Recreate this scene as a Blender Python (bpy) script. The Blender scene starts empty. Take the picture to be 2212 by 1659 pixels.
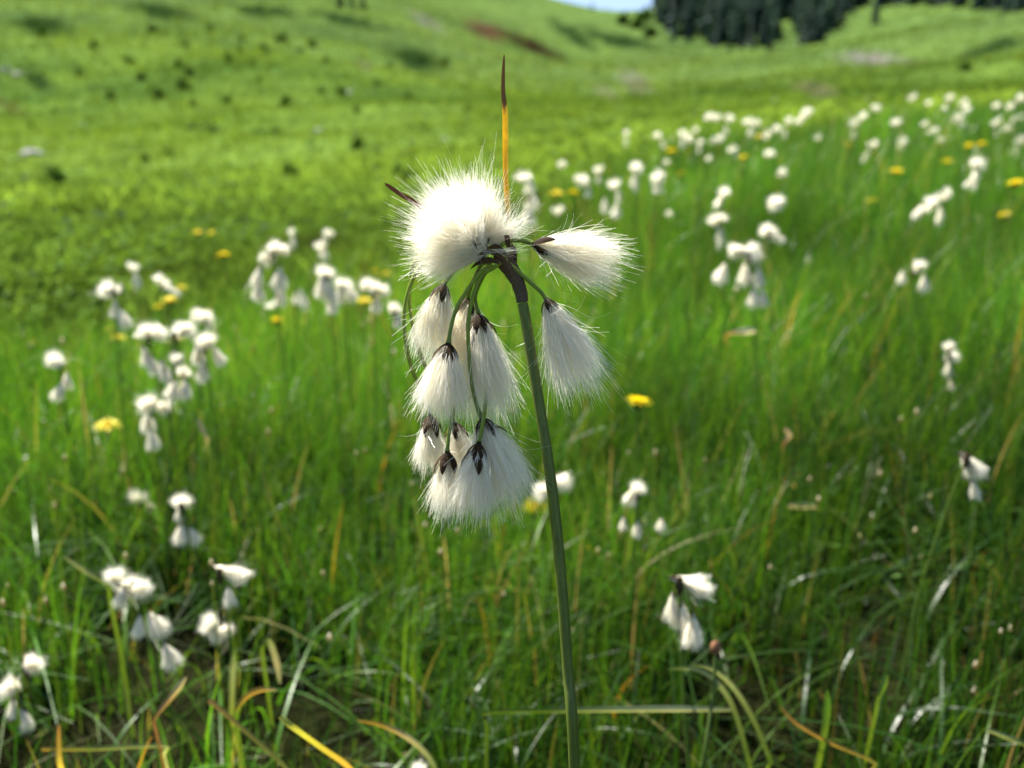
import bpy, math, random
import numpy as np
from mathutils import Vector, Matrix

# ------------------------------------------------------------------ camera, light, exposure
SC = bpy.context.scene
COL = SC.collection
ZC, TILT = 0.42, math.radians(12)
F, CX, CY = 1736.0, 1106.0, 829.5          # focal length and centre, in units of a 2212 x 1659 picture
D = 0.27                                   # distance of the flower in focus
cam = bpy.data.cameras.new('camera'); camo = bpy.data.objects.new('camera', cam); COL.objects.link(camo)
camo.location = (0, 0, ZC); camo.rotation_euler = (math.pi/2 - TILT, 0, 0)
cam.sensor_width = 36; cam.lens = 36*F/2212
cam.clip_start = 0.02; cam.clip_end = 4000
cam.dof.use_dof = True; cam.dof.focus_distance = D; cam.dof.aperture_fstop = cam.lens/3.4
SC.camera = camo
SUN_EL, SUN_AZ = math.radians(56), math.radians(-42)      # azimuth from +Y (ahead) to the right
w = bpy.data.worlds.new('World'); SC.world = w; w.use_nodes = True
nt = w.node_tree; bg = nt.nodes['Background']
sky = nt.nodes.new('ShaderNodeTexSky'); sky.sky_type = 'NISHITA'; sky.sun_disc = False
sky.sun_elevation = SUN_EL; sky.sun_rotation = SUN_AZ
sky.altitude = 900; sky.dust_density = 2.0; sky.ozone_density = .6
nt.links.new(sky.outputs[0], bg.inputs[0]); bg.inputs[1].default_value = 0.062
sl = bpy.data.lights.new('sun', 'SUN'); so = bpy.data.objects.new('sun', sl); COL.objects.link(so)
sl.energy = 4.8; sl.angle = math.radians(0.53); sl.color = (1, 0.95, 0.86)
sd = Vector((math.sin(SUN_AZ)*math.cos(SUN_EL), math.cos(SUN_AZ)*math.cos(SUN_EL), math.sin(SUN_EL)))
so.rotation_euler = sd.to_track_quat('Z', 'Y').to_euler(); so.location = (0, 0, 30)
vs = SC.view_settings
vs.view_transform = 'Standard'; vs.look = 'None'; vs.gamma = 1; vs.use_curve_mapping = False
vs.exposure = 1.82
cy = SC.cycles
cy.max_bounces = 24; cy.diffuse_bounces = 22; cy.transmission_bounces = 22; cy.glossy_bounces = 4
cy.transparent_max_bounces = 8

rng = np.random.default_rng(11)
random.seed(5)

# ------------------------------------------------------------------ helpers
CT, ST = math.cos(TILT), math.sin(TILT)
def ray(x, y):
    u, v = (x-CX)/F, (CY-y)/F
    return np.array([u, CT+v*ST, -ST+v*CT])
def pt(x, y, dep):
    return np.array([0, 0, ZC]) + ray(x, y)*dep
RIGHT = np.array([1., 0, 0]); UP = np.array([0, ST, CT]); FWD = np.array([0, CT, -ST])

def tag(o, label=None, cat=None, group=None, kind=None):
    for k, v in (('label', label), ('category', cat), ('group', group), ('kind', kind)):
        if v: o[k] = v
    return o
def empty(name, loc):
    o = bpy.data.objects.new(name, None); COL.objects.link(o); o.location = loc; o.empty_display_size = .02
    return o
def link(name, me, parent=None, loc=(0, 0, 0)):
    o = bpy.data.objects.new(name, me); COL.objects.link(o)
    if parent is not None: o.parent = parent
    o.location = loc
    return o
def mesh_np(name, V, Q, mat, col=None, smooth=True):
    """V n x 3, Q list of arrays (m x 3 or m x 4)"""
    V = np.asarray(V, np.float32)
    if not isinstance(Q, (list, tuple)): Q = [Q]
    Q = [np.asarray(q, np.int32) for q in Q if len(q)]
    me = bpy.data.meshes.new(name)
    me.vertices.add(len(V)); me.vertices.foreach_set('co', V.ravel())
    loops = np.concatenate([q.ravel() for q in Q])
    sizes = np.concatenate([np.full(len(q), q.shape[1], np.int32) for q in Q])
    starts = np.concatenate([[0], np.cumsum(sizes)[:-1]]).astype(np.int32)
    me.loops.add(len(loops)); me.loops.foreach_set('vertex_index', loops)
    me.polygons.add(len(sizes)); me.polygons.foreach_set('loop_start', starts)
    me.polygons.foreach_set('use_smooth', np.full(len(sizes), smooth))
    me.update(calc_edges=True); me.validate()
    if col is not None:
        c = np.ones((len(V), 4), np.float32); c[:, :3] = col
        a = me.color_attributes.new('Col', 'FLOAT_COLOR', 'POINT'); a.data.foreach_set('color', c.ravel())
    me.materials.append(mat)
    return me
class MB:
    def __init__(s): s.V = []; s.Q4 = []; s.Q3 = []; s.C = []; s.n = 0
    def add(s, V, Q, col=None):
        V = np.asarray(V, float); Q = np.asarray(Q, int)
        (s.Q4 if Q.shape[1] == 4 else s.Q3).append(Q+s.n)
        s.V.append(V); s.n += len(V)
        c = np.ones((len(V), 3)); c[:] = (1, 1, 1) if col is None else col
        s.C.append(c)
    def mesh(s, name, mat, smooth=True, off=(0, 0, 0)):
        Q = []
        if s.Q4: Q.append(np.concatenate(s.Q4))
        if s.Q3: Q.append(np.concatenate(s.Q3))
        return mesh_np(name, np.concatenate(s.V)-np.asarray(off), Q, mat, np.concatenate(s.C), smooth)
def spline(P, n):
    P = np.asarray(P, float); m = len(P)
    t = np.linspace(0, m-1, n); i = np.minimum(t.astype(int), m-2); f = (t-i)[:, None]
    g = lambda k: P[np.clip(k, 0, m-1)]
    p0, p1, p2, p3 = g(i-1), g(i), g(i+1), g(i+2)
    return .5*(2*p1+(p2-p0)*f+(2*p0-5*p1+4*p2-p3)*f**2+(3*p1-p0-3*p2+p3)*f**3)
def tube(P, R, ns=6, oval=None):
    P = np.asarray(P, float); n = len(P); R = np.broadcast_to(np.asarray(R, float), (n,))
    T = np.gradient(P, axis=0); T /= np.linalg.norm(T, axis=1, keepdims=True)+1e-12
    ref = np.array([0, 1., 0.05]) if abs(T[n//2, 1]) < .9 else np.array([1., 0, 0])
    A = np.cross(T, ref); A /= np.linalg.norm(A, axis=1, keepdims=True)
    B = np.cross(T, A)
    an = np.arange(ns)*2*math.pi/ns
    V = (P[:, None]+R[:, None, None]*(A[:, None]*np.cos(an)[None, :, None]+B[:, None]*np.sin(an)[None, :, None])).reshape(-1, 3)
    i = np.arange(n-1)[:, None]*ns; k = np.arange(ns)[None]; k2 = (k+1) % ns
    Q = np.stack([i+k, i+k2, i+ns+k2, i+ns+k], -1).reshape(-1, 4)
    return V, Q
def blade_strip(P, W, side, fold=0.25):
    """folded leaf: three verts across"""
    P = np.asarray(P, float); n = len(P); W = np.asarray(W, float)[:, None]
    T = np.gradient(P, axis=0); T /= np.linalg.norm(T, axis=1, keepdims=True)
    S = np.broadcast_to(side, P.shape) - T*np.sum(T*side, 1, keepdims=True); S = S/np.linalg.norm(S, axis=1, keepdims=True)
    N = np.cross(T, S)
    V = np.stack([P-S*W/2, P+N*W*fold, P+S*W/2], 1).reshape(-1, 3)
    i = np.arange(n-1)*3
    Q = np.concatenate([np.stack([i+a, i+a+1, i+a+4, i+a+3], -1) for a in (0, 1)])
    return V, Q
def hashn(ix, iy, s):
    h = (ix.astype(np.int64)*374761393 + iy.astype(np.int64)*668265263 + s*974634777) & 0x7fffffff
    h = ((h ^ (h >> 13))*1274126177) & 0x7fffffff
    return ((h ^ (h >> 16)) & 0xffff)/65535.0
def vnoise(x, y, s=0):
    ix, iy = np.floor(x), np.floor(y); fx, fy = x-ix, y-iy
    fx = fx*fx*(3-2*fx); fy = fy*fy*(3-2*fy)
    a, b, c, d = hashn(ix, iy, s), hashn(ix+1, iy, s), hashn(ix, iy+1, s), hashn(ix+1, iy+1, s)
    return (a*(1-fx)+b*fx)*(1-fy)+(c*(1-fx)+d*fx)*fy
def sm(t): t = np.clip(t, 0, 1); return t*t*(3-2*t)

# ------------------------------------------------------------------ terrain function
def T_of(px, py):
    d = ray(px, py); return d[2]/math.hypot(d[0], d[1])
def az_of(px): return math.atan2((px-CX)/F, CT+.12*ST)
RR = [1, 1.5, 2, 3, 4, 7, 12, 25, 60, 100, 160, 250, 350, 480, 700]
TAB = {   # column: (three ground heights at 1, 1.5, 2 m, then the picture row at which the ground shows at each distance)
 -300: (0, 0, .03, 575, 540, 490, 440, 325, 150, 30, -100, -240, -340, -340, -340),
 0:    (0, 0, .03, 575, 540, 485, 435, 330, 170, 60, -60, -200, -300, -300, -300),
 550:  (0, 0, .03, 570, 530, 465, 410, 310, 170, 70, -30, -150, -230, -240, -230),
 800:  (0, .01, .04, 562, 520, 447, 390, 300, 180, 90, 5, -60, -110, -120, -100),
 1000: (.01, .03, .07, 535, 492, 420, 368, 292, 200, 135, 75, 25, -25, -50, -40),
 1180: (.02, .06, .12, 470, 430, 372, 340, 278, 212, 165, 112, 60, 12, 2, 30),
 1330: (.03, .10, .19, 400, 352, 330, 315, 265, 213, 172, 128, 76, 32, 40, 80),
 1420: (.04, .11, .21, 372, 328, 320, 300, 255, 205, 166, 128, 78, 24, 10, 40),
 1650: (.04, .12, .22, 350, 308, 312, 288, 238, 188, 150, 118, 80, 20, -60, -40),
 1900: (.04, .12, .22, 335, 290, 298, 270, 215, 162, 118, 76, 20, -40, -90, -90),
 2212: (.04, .12, .22, 322, 275, 285, 252, 190, 122, 62, 2, -70, -120, -140, -140),
 2600: (.04, .12, .22, 315, 265, 270, 235, 165, 85, 20, -50, -120, -170, -180, -180)}
NR, NA = 420, 360
LR = np.linspace(math.log(.08), math.log(800), NR)
AZ = np.linspace(-math.pi, math.pi, NA)
def build_table():
    r = np.exp(LR); cols = []; azs = []
    for px, row in TAB.items():
        T = [(row[i]-ZC)/RR[i] for i in range(3)] + [T_of(px, row[i]) for i in range(3, len(RR))]
        t = np.interp(LR, np.log(RR), T)
        z2 = np.interp(r, [0, .6, 1, 1.5, 2], [0, 0, row[0], row[1], row[2]])
        t = np.where(r < 2, (z2-ZC)/r, t)
        cols.append(t); azs.append(az_of(px))
    flat = (0.02*r-ZC)/r
    azs = [-3.2, -1.9] + [-1.0] + azs + [1.0, 1.9, 3.2]
    cols = [flat, flat, cols[0]] + cols + [cols[-1], flat, flat]
    cols = np.array(cols); out = np.empty((NA, NR))
    for j in range(NR): out[:, j] = np.interp(AZ, azs, cols[:, j])
    # smooth
    def blur(a, ax, n, k):
        for _ in range(n):
            b = np.pad(a, [(k, k) if q == ax else (0, 0) for q in (0, 1)], 'edge')
            a = sum(np.take(b, np.arange(a.shape[ax])+i, ax) for i in range(2*k+1))/(2*k+1)
        return a
    Zt = out*np.minimum(r, 2)[None]           # height near, tangent far: both smooth
    Zt = blur(blur(Zt, 1, 2, 4), 0, 2, 2)
    return Zt/np.minimum(r, 2)[None]
TT = build_table()
def terr0(x, y):
    r = np.hypot(x, y)+1e-6; az = np.arctan2(x, y); lr = np.log(np.clip(r, .085, 790))
    fi = (az+math.pi)/(2*math.pi)*(NA-1); fj = (lr-LR[0])/(LR[-1]-LR[0])*(NR-1)
    i = np.clip(fi.astype(int), 0, NA-2); j = np.clip(fj.astype(int), 0, NR-2); a = fi-i; b = fj-j
    T = (TT[i, j]*(1-b)+TT[i, j+1]*b)*(1-a)+(TT[i+1, j]*(1-b)+TT[i+1, j+1]*b)*a
    return ZC+T*r
def terr(x, y):
    x = np.atleast_1d(np.asarray(x, float)); y = np.atleast_1d(np.asarray(y, float))
    z = terr0(x, y); r = np.hypot(x, y)
    for k, (lam, amp) in enumerate(((.22, .10), (.6, .085), (1.7, .08), (5, .09), (14, .10), (38, .09), (90, .05))):
        wgt = sm((r/lam-.5)/2)*sm(lam/(r*.02+1e-6)-1)
        z = z + wgt*amp*lam*(vnoise(x/lam+7.3*k, y/lam-3.1*k, k)-.5)
    return z
def terr1(x, y): return float(terr(x, y)[0])
def hit(px, py, r0=.5, r1=600):
    d = ray(px, py); h = math.hypot(d[0], d[1])
    r = np.exp(np.linspace(math.log(r0), math.log(r1), 1500))
    x, y, z = d[0]/h*r, d[1]/h*r, ZC+d[2]/h*r
    below = np.nonzero(z < terr(x, y))[0]
    i = below[0] if len(below) else len(r)-1
    return np.array([x[i], y[i], terr1(x[i], y[i])]), float(r[i])
def proj(x, y, z):
    dz = z-ZC; dep = y*CT-dz*ST; up = y*ST+dz*CT
    dep = np.maximum(dep, 1e-4)
    return CX+F*x/dep, CY-F*up/dep

# ------------------------------------------------------------------ materials
def new_mat(name):
    m = bpy.data.materials.new(name); m.use_nodes = True; n = m.node_tree
    for x in list(n.nodes): n.nodes.remove(x)
    return m, n
def N(n, t, **kw):
    x = n.nodes.new(t)
    for k, v in kw.items():
        if k in x.inputs.keys(): x.inputs[k].default_value = v
        else: setattr(x, k, v)
    return x
def leaf_mat(name, trans=.4, rough=.38, spec=.5, tint=(1.25, 1.15, .55), gain=1.0, noise=(300, .35)):
    """plant tissue: the colour comes from the Col attribute; part of the light passes through"""
    m, n = new_mat(name)
    a = N(n, 'ShaderNodeAttribute', attribute_name='Col')
    ge = N(n, 'ShaderNodeTexCoord'); nz = N(n, 'ShaderNodeTexNoise'); nz.inputs['Scale'].default_value = noise[0]
    n.links.new(ge.outputs['Object'], nz.inputs['Vector'])
    mr = N(n, 'ShaderNodeMapRange'); mr.inputs[3].default_value = 1-noise[1]; mr.inputs[4].default_value = 1+noise[1]
    n.links.new(nz.outputs[0], mr.inputs[0])
    mul = N(n, 'ShaderNodeVectorMath', operation='SCALE'); n.links.new(a.outputs['Color'], mul.inputs[0]); n.links.new(mr.outputs[0], mul.inputs['Scale'])
    p = N(n, 'ShaderNodeBsdfPrincipled'); p.inputs['Roughness'].default_value = rough
    p.inputs['Specular IOR Level'].default_value = spec
    n.links.new(mul.outputs[0], p.inputs['Base Color'])
    tr = N(n, 'ShaderNodeBsdfTranslucent')
    t2 = N(n, 'ShaderNodeVectorMath', operation='MULTIPLY'); t2.inputs[1].default_value = tint
    n.links.new(mul.outputs[0], t2.inputs[0]); n.links.new(t2.outputs[0], tr.inputs[0])
    mx = N(n, 'ShaderNodeMixShader'); mx.inputs[0].default_value = trans
    n.links.new(p.outputs[0], mx.inputs[1]); n.links.new(tr.outputs[0], mx.inputs[2])
    o = N(n, 'ShaderNodeOutputMaterial'); n.links.new(mx.outputs[0], o.inputs[0])
    return m
M_GRASS = leaf_mat('grass_blade', .48, .38, .42, tint=(1.38, 1.2, .55), noise=(120, .15))
M_HILLG = leaf_mat('hill_grass', .58, 1, .0, tint=(1.2, 1.1, .6))
M_STEM = leaf_mat('green_stem', .10, .42, .3, noise=(900, .18))
M_SHRUB = leaf_mat('shrub_leaf', .40, .8, .05)
M_PETAL = leaf_mat('yellow_petal', .35, .5, .3, tint=(1.1, 1.0, .6))
M_BARK = leaf_mat('brown_sheath', .05, .8, .12, noise=(1200, .5))
M_CONIF = leaf_mat('conifer_needle', .10, .8, .05, noise=(2, .4))
def cotton_mat():
    m, n = new_mat('cotton_hair')
    c = (.970, .938, .832, 1)
    d = N(n, 'ShaderNodeBsdfDiffuse'); d.inputs[0].default_value = c
    t = N(n, 'ShaderNodeBsdfTranslucent'); t.inputs[0].default_value = (.970, .934, .812, 1)
    g = N(n, 'ShaderNodeBsdfGlossy'); g.inputs[0].default_value = (.9, .9, .9, 1); g.inputs['Roughness'].default_value = .32
    m1 = N(n, 'ShaderNodeMixShader'); m1.inputs[0].default_value = .58
    m2 = N(n, 'ShaderNodeMixShader'); m2.inputs[0].default_value = .10
    n.links.new(d.outputs[0], m1.inputs[1]); n.links.new(t.outputs[0], m1.inputs[2])
    n.links.new(m1.outputs[0], m2.inputs[1]); n.links.new(g.outputs[0], m2.inputs[2])
    o = N(n, 'ShaderNodeOutputMaterial'); n.links.new(m2.outputs[0], o.inputs[0])
    return m
M_COT = cotton_mat()
def ground_mat():
    m, n = new_mat('meadow_ground')
    a = N(n, 'ShaderNodeAttribute', attribute_name='Col')
    tc = N(n, 'ShaderNodeTexCoord')
    def noise(scale, det, lo, hi):
        z = N(n, 'ShaderNodeTexNoise'); z.inputs['Scale'].default_value = scale; z.inputs['Detail'].default_value = det
        n.links.new(tc.outputs['Object'], z.inputs['Vector'])
        r = N(n, 'ShaderNodeMapRange'); r.inputs[1].default_value = .3; r.inputs[2].default_value = .7
        r.inputs[3].default_value = lo; r.inputs[4].default_value = hi
        n.links.new(z.outputs[0], r.inputs[0]); return r.outputs[0]
    s1, s2, s3 = noise(.35, 8, .72, 1.25), noise(3.1, 6, .7, 1.3), noise(22, 4, .7, 1.3)
    mu = N(n, 'ShaderNodeMath', operation='MULTIPLY'); n.links.new(s1, mu.inputs[0]); n.links.new(s2, mu.inputs[1])
    m2 = N(n, 'ShaderNodeMath', operation='MULTIPLY'); n.links.new(mu.outputs[0], m2.inputs[0]); n.links.new(s3, m2.inputs[1])
    v = N(n, 'ShaderNodeVectorMath', operation='SCALE'); n.links.new(a.outputs['Color'], v.inputs[0]); n.links.new(m2.outputs[0], v.inputs['Scale'])
    p = N(n, 'ShaderNodeBsdfPrincipled'); p.inputs['Roughness'].default_value = 1; p.inputs['Specular IOR Level'].default_value = .0
    n.links.new(v.outputs[0], p.inputs['Base Color'])
    b = N(n, 'ShaderNodeBump'); b.inputs['Strength'].default_value = .5; b.inputs['Distance'].default_value = .25
    n.links.new(m2.outputs[0], b.inputs['Height']); n.links.new(b.outputs[0], p.inputs['Normal'])
    o = N(n, 'ShaderNodeOutputMaterial'); n.links.new(p.outputs[0], o.inputs[0])
    return m
M_GROUND = ground_mat()
def rock_mat():
    m, n = new_mat('grey_rock')
    tc = N(n, 'ShaderNodeTexCoord'); z = N(n, 'ShaderNodeTexNoise'); z.inputs['Scale'].default_value = 6; z.inputs['Detail'].default_value = 9
    n.links.new(tc.outputs['Object'], z.inputs['Vector'])
    cr = N(n, 'ShaderNodeValToRGB'); cr.color_ramp.elements[0].color = (.12, .12, .12, 1); cr.color_ramp.elements[1].color = (.42, .41, .39, 1)
    cr.color_ramp.elements[0].position = .3; cr.color_ramp.elements[1].position = .7
    n.links.new(z.outputs[0], cr.inputs[0])
    p = N(n, 'ShaderNodeBsdfPrincipled'); p.inputs['Roughness'].default_value = .85; n.links.new(cr.outputs[0], p.inputs['Base Color'])
    o = N(n, 'ShaderNodeOutputMaterial'); n.links.new(p.outputs[0], o.inputs[0]); return m
M_ROCK = rock_mat()

# ------------------------------------------------------------------ ground sheet
G_LIME = np.array([.108, .178, .030]); G_DEEP = np.array([.044, .092, .018]); G_OLIVE = np.array([.078, .115, .028])
SOIL = np.array([.010, .008, .005]); SCAR = np.array([.075, .046, .03]); SCREE = np.array([.15, .14, .145])
def marsh_mask(x, y):
    """1 where the wet meadow with cotton grass grows, 0 on the pasture beyond it"""
    r = np.hypot(x, y); az = np.degrees(np.arctan2(x, y))
    edge = np.interp(az, [-60, -33, -20, -8, -2, 3, 8, 30, 60], [1.6, 1.7, 1.9, 2.1, 2.4, 3.0, 4.2, 5.0, 5.0])
    edge = edge*(1+.5*(vnoise(x*1.1, y*1.1, 9)-.5)+.3*(vnoise(x*3.5, y*3.5, 10)-.5))
    return sm((edge-r)/(edge*.42)+.5)
def blob(px, py, cx, cy, rx, ry, ang=0):
    c, s = math.cos(ang), math.sin(ang); dx, dy = px-cx, py-cy
    return np.clip(1.4-np.hypot((dx*c+dy*s)/rx, (-dx*s+dy*c)/ry), 0, 1)
def ground_color(x, y, z):
    r = np.hypot(x, y); px, py = proj(x, y, z); front = (y > 1)
    n1 = vnoise(x/6, y/6, 21)*.5+vnoise(x/2.1, y/2.1, 22)*.3+vnoise(x/17, y/17, 23)*.5-.15
    n2 = vnoise(x/30, y/30, 24)*.6+vnoise(x/9, y/9, 25)*.4
    g = G_DEEP[None]+(G_LIME-G_DEEP)[None]*sm(n1*1.5-.2)[:, None]
    g = g+(G_OLIVE-g)*(.35*sm(n2*2.2-.9))[:, None]
    fine = vnoise(x*1.7, y*1.7, 27)*.5+vnoise(x*4.5, y*4.5, 28)*.5
    g = g*(1+(.75*(fine-.5))[:, None]*sm((40-r)/30)[:, None])
    mm = marsh_mask(x, y)
    hol = sm(vnoise(x*2.4+9, y*2.4, 26)*3.2-2.1)*sm((7-r)/3)        # bare wet hollows between the hummocks
    g = g*(1-hol[:, None])+hol[:, None]*np.array([.020, .022, .009])
    soil = SOIL[None]*(.7+.6*vnoise(x*9, y*9, 31))[:, None]+np.array([.003, .009, .0])[None]*vnoise(x*4, y*4, 32)[:, None]
    g = g+(np.array([.084, .132, .044])-g)*(.5*sm((r-25)/90))[:, None]  # distance haze put into the colour: slopes turn greyer farther off
    g = g*(1-mm[:, None])+soil*mm[:, None]
    def paint(mask, c):
        nonlocal g
        k = np.clip(mask*front*(r > 6), 0, 1)[:, None]; g = g*(1-k)+c*k
    jit = 14*(vnoise(px/18, py/9, 41)-.5)
    arc = 85+.0016*(px-1040)**2*.9                      # the eroded bank under its turf lip
    paint(blob(px, py+jit*.5, 1050, 66, 46, 17, .35), SCAR)
    paint(blob(px, py+jit*.5, 1150, 100, 72, 13, .42), SCAR*.3)
    paint(.85*blob(px, py+jit, 1890, 128, 80, 13, .05), SCREE)
    paint(.7*blob(px, py+jit, 1760, 200, 50, 14, .2), SCREE)
    paint(.55*blob(px, py+jit, 1370, 180, 40, 22, .6), SCREE)
    paint(.45*blob(px, py+jit, 1310, 205, 34, 14, .6), SCREE)
    paint(.5*blob(px, py+jit, 920, 45, 46, 10, .5), SCREE)
    paint(.5*blob(px, py+jit, 790, 145, 26, 9, .2), SCREE*.8)
    paint(.6*blob(px, py+jit, 20, 232, 40, 12, .5), SCAR*.5)
    for (bx, by, rx, ry, a) in ((90, 55, 60, 22, .2), (350, 25, 70, 16, .2), (560, 22, 90, 9, .12), (760, 48, 90, 9, .2),
                                (1235, 75, 60, 14, .6), (1330, 85, 90, 14, .25), (80, 175, 40, 16, .5), (2140, 105, 70, 14, -.3),
                                (900, 130, 60, 22, .3), (440, 280, 60, 9, .05), (580, 285, 40, 7, 0), (330, 560, 90, 14, 0)):
        paint(1.1*blob(px, py+jit, bx, by, rx, ry, a), np.array([.016, .036, .010]))
    return g
def build_ground():
    az = np.concatenate([np.linspace(-math.pi, -.72, 40, endpoint=False), np.linspace(-.72, .72, 420), np.linspace(.72, math.pi, 41)[1:]])[:-1]
    r = np.exp(np.linspace(math.log(.09), math.log(760), 400))
    A, R = np.meshgrid(az, r); x, y = (R*np.sin(A)).ravel(), (R*np.cos(A)).ravel()
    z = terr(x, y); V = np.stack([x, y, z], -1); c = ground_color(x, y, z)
    na, nr = len(az), len(r); i = np.arange(nr-1)[:, None]*na; k = np.arange(na)[None]; k2 = (k+1) % na
    Q = np.stack([i+k, i+na+k, i+na+k2, i+k2], -1).reshape(-1, 4)
    V = np.concatenate([V, [[0, 0, float(z[:na].mean())]]]); c = np.concatenate([c, c[:1]])
    kk = np.arange(na); tri = np.stack([kk, (kk+1) % na, np.full(na, len(V)-1)], -1)[:, ::-1]
    Q2 = Q[:, ::-1]
    me = mesh_np('ground', V, [Q2[:, ::-1], tri[:, ::-1]], M_GROUND, c)
    o = link('ground', me); tag(o, kind='structure')
build_ground()

# ------------------------------------------------------------------ grass
def blades(root, h, lean, bend, w, col, segs, tipw=.12, rs=rng):
    """root n x 3, h n, lean n x 2 (horizontal travel / h), bend n, w n, col n x 3 -> V, Q, C"""
    n = len(h); t = np.linspace(0, 1, segs+1)
    hor = lean[:, None, :]*(t[None, :, None]**(1+bend[:, None, None]))*h[:, None, None]
    L2 = np.linalg.norm(lean, axis=1)
    zz = h[:, None]*(t[None]-.45*np.minimum(L2, 1.6)[:, None]*t[None]**(1.5+bend[:, None])*np.minimum(L2, 1)[:, None])
    P = np.concatenate([root[:, None, :2]+hor, (root[:, 2:3]+zz)[:, :, None]], -1)
    a = rs.uniform(0, math.pi*2, n); S = np.stack([np.cos(a), np.sin(a), np.zeros(n)], -1)
    wt = w[:, None]*(1-(1-tipw)*t[None]**1.6)
    V = np.stack([P-S[:, None]*wt[:, :, None]/2, P+S[:, None]*wt[:, :, None]/2], 2)
    m = segs+1
    b = (np.arange(n)*m*2)[:, None]+(np.arange(segs)*2)[None]
    Q = np.stack([b, b+1, b+3, b+2], -1).reshape(-1, 4)
    C = np.repeat(col, m*2, 0)
    return V.reshape(-1, 3), Q, C
PAL = np.array([[.037, .116, .010], [.055, .152, .011], [.022, .082, .010], [.084, .172, .012], [.046, .10, .014], [.30, .25, .12], [.36, .19, .03], [.16, .16, .04]])
def pick_cols(n, dry):
    p = np.array([.27, .24, .2, .13, .1, dry*.25, dry*.04, dry*.5]); p /= p.sum()
    c = PAL[rng.choice(len(PAL), n, p=p)]
    return c*rng.uniform(.75, 1.25, (n, 1))
def scatter(n, r0, r1, azmax=.78, power=0):
    """n points in the wedge before the camera; power 0: even per area, 1: even per log distance"""
    u = rng.uniform(0, 1, n)
    r = np.sqrt(r0**2+u*(r1**2-r0**2)) if power == 0 else r0*(r1/r0)**u
    a = rng.uniform(-azmax, azmax, n)
    return r*np.sin(a), r*np.cos(a), r
def meadow_layer(name, n, r0, r1, segs, hlo, hhi, wlo, whi, dry, azmax=.78, keep=None, power=0, matr=None, dens=.41, bentp=.16):
    x, y, r = scatter(n, r0, r1, azmax, power)
    d = vnoise(x*5.5, y*5.5, 51)*.6+vnoise(x*16, y*16, 52)*.4
    k = d > (dens+.14*sm((.85-r)/.25)*(dens > .3))*rng.uniform(.6, 1.4, n)
    if keep is not None: k &= keep(x, y) > rng.uniform(0, 1, n)
    x, y, r, d = x[k], y[k], r[k], d[k]; n = len(x)
    tall = .7+.6*vnoise(x*2.3, y*2.3, 53)
    h = (hlo+(hhi-hlo)*rng.beta(2, 2, n))*tall
    h *= np.clip(.62+.38*(r-.5)/.8, .5, 1)
    fa = rng.uniform(0, 2*math.pi, n); la = np.abs(rng.normal(0, .28, n))+.04
    bent = rng.uniform(0, 1, n) < bentp; la = np.where(bent, rng.uniform(.6, 1.5, n), la)
    lean = np.stack([np.cos(fa)*la+.05, np.sin(fa)*la], -1)
    root = np.stack([x, y, terr(x, y)-.005], -1)
    # tips keep clear of the lens
    ztip = root[:, 2]+h; cap = ZC-.46*np.maximum(r, .1)
    h = np.where((r < .62) & (ztip > cap), np.maximum(cap-root[:, 2], .03), h)
    wd = rng.uniform(wlo, whi, n)
    col = pick_cols(n, dry)
    pn = vnoise(x*1.6, y*1.6, 57)*.6+vnoise(x*5, y*5, 58)*.4
    col = col*(.55+.95*sm(pn*1.7-.35))[:, None]*(1+.3*sm((r-.8)/.8))[:, None]
    yel = sm(vnoise(x*1.1+3, y*1.1, 59)*2.4-1.1)*sm((r-1.2)/1.2); col = col*(1+yel[:, None]*np.array([.35, .15, .2]))
    V, Q, C = blades(root, h, lean, rng.uniform(.4, 1.6, n), wd, col, segs)
    o = link(name, mesh_np(name, V, Q, matr or M_GRASS, C)); tag(o, kind='stuff'); return o
marsh_keep = lambda x, y: marsh_mask(x, y)
tag(meadow_layer('meadow_grass', 21000, .26, 1.2, 6, .09, .25, .0011, .0030, .07), 'dense green sedge and grass blades of the wet meadow close by', 'grass')
tag(meadow_layer('meadow_grass', 70000, 1.0, 2.6, 4, .12, .27, .0015, .0034, .05, keep=marsh_keep), 'green sedge blades in the middle of the wet meadow', 'grass')
tag(meadow_layer('meadow_grass', 80000, 2.4, 5.6, 3, .10, .22, .003, .006, .04, keep=marsh_keep), 'green sedge blades along the far rim of the wet meadow', 'grass')
tag(meadow_layer('broad_sedge', 1300, .34, 1.3, 8, .12, .24, .0022, .0042, .05, dens=.2, bentp=.75), 'broad sedge leaves arching over in the front of the meadow', 'grass')
tag(meadow_layer('meadow_undergrowth', 24000, .3, 1.8, 4, .03, .11, .0014, .0034, .03, dens=.4, bentp=.4), 'low dark green undergrowth of bent blades between the sedge stems', 'grass')
tag(meadow_layer('dry_litter', 1500, .28, 2.0, 4, .03, .09, .001, .0026, 3, dens=.1), 'dead straw coloured blades lying low between the green sedge', 'dry grass')
pasture_keep = lambda x, y: 1-marsh_mask(x, y)
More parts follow.
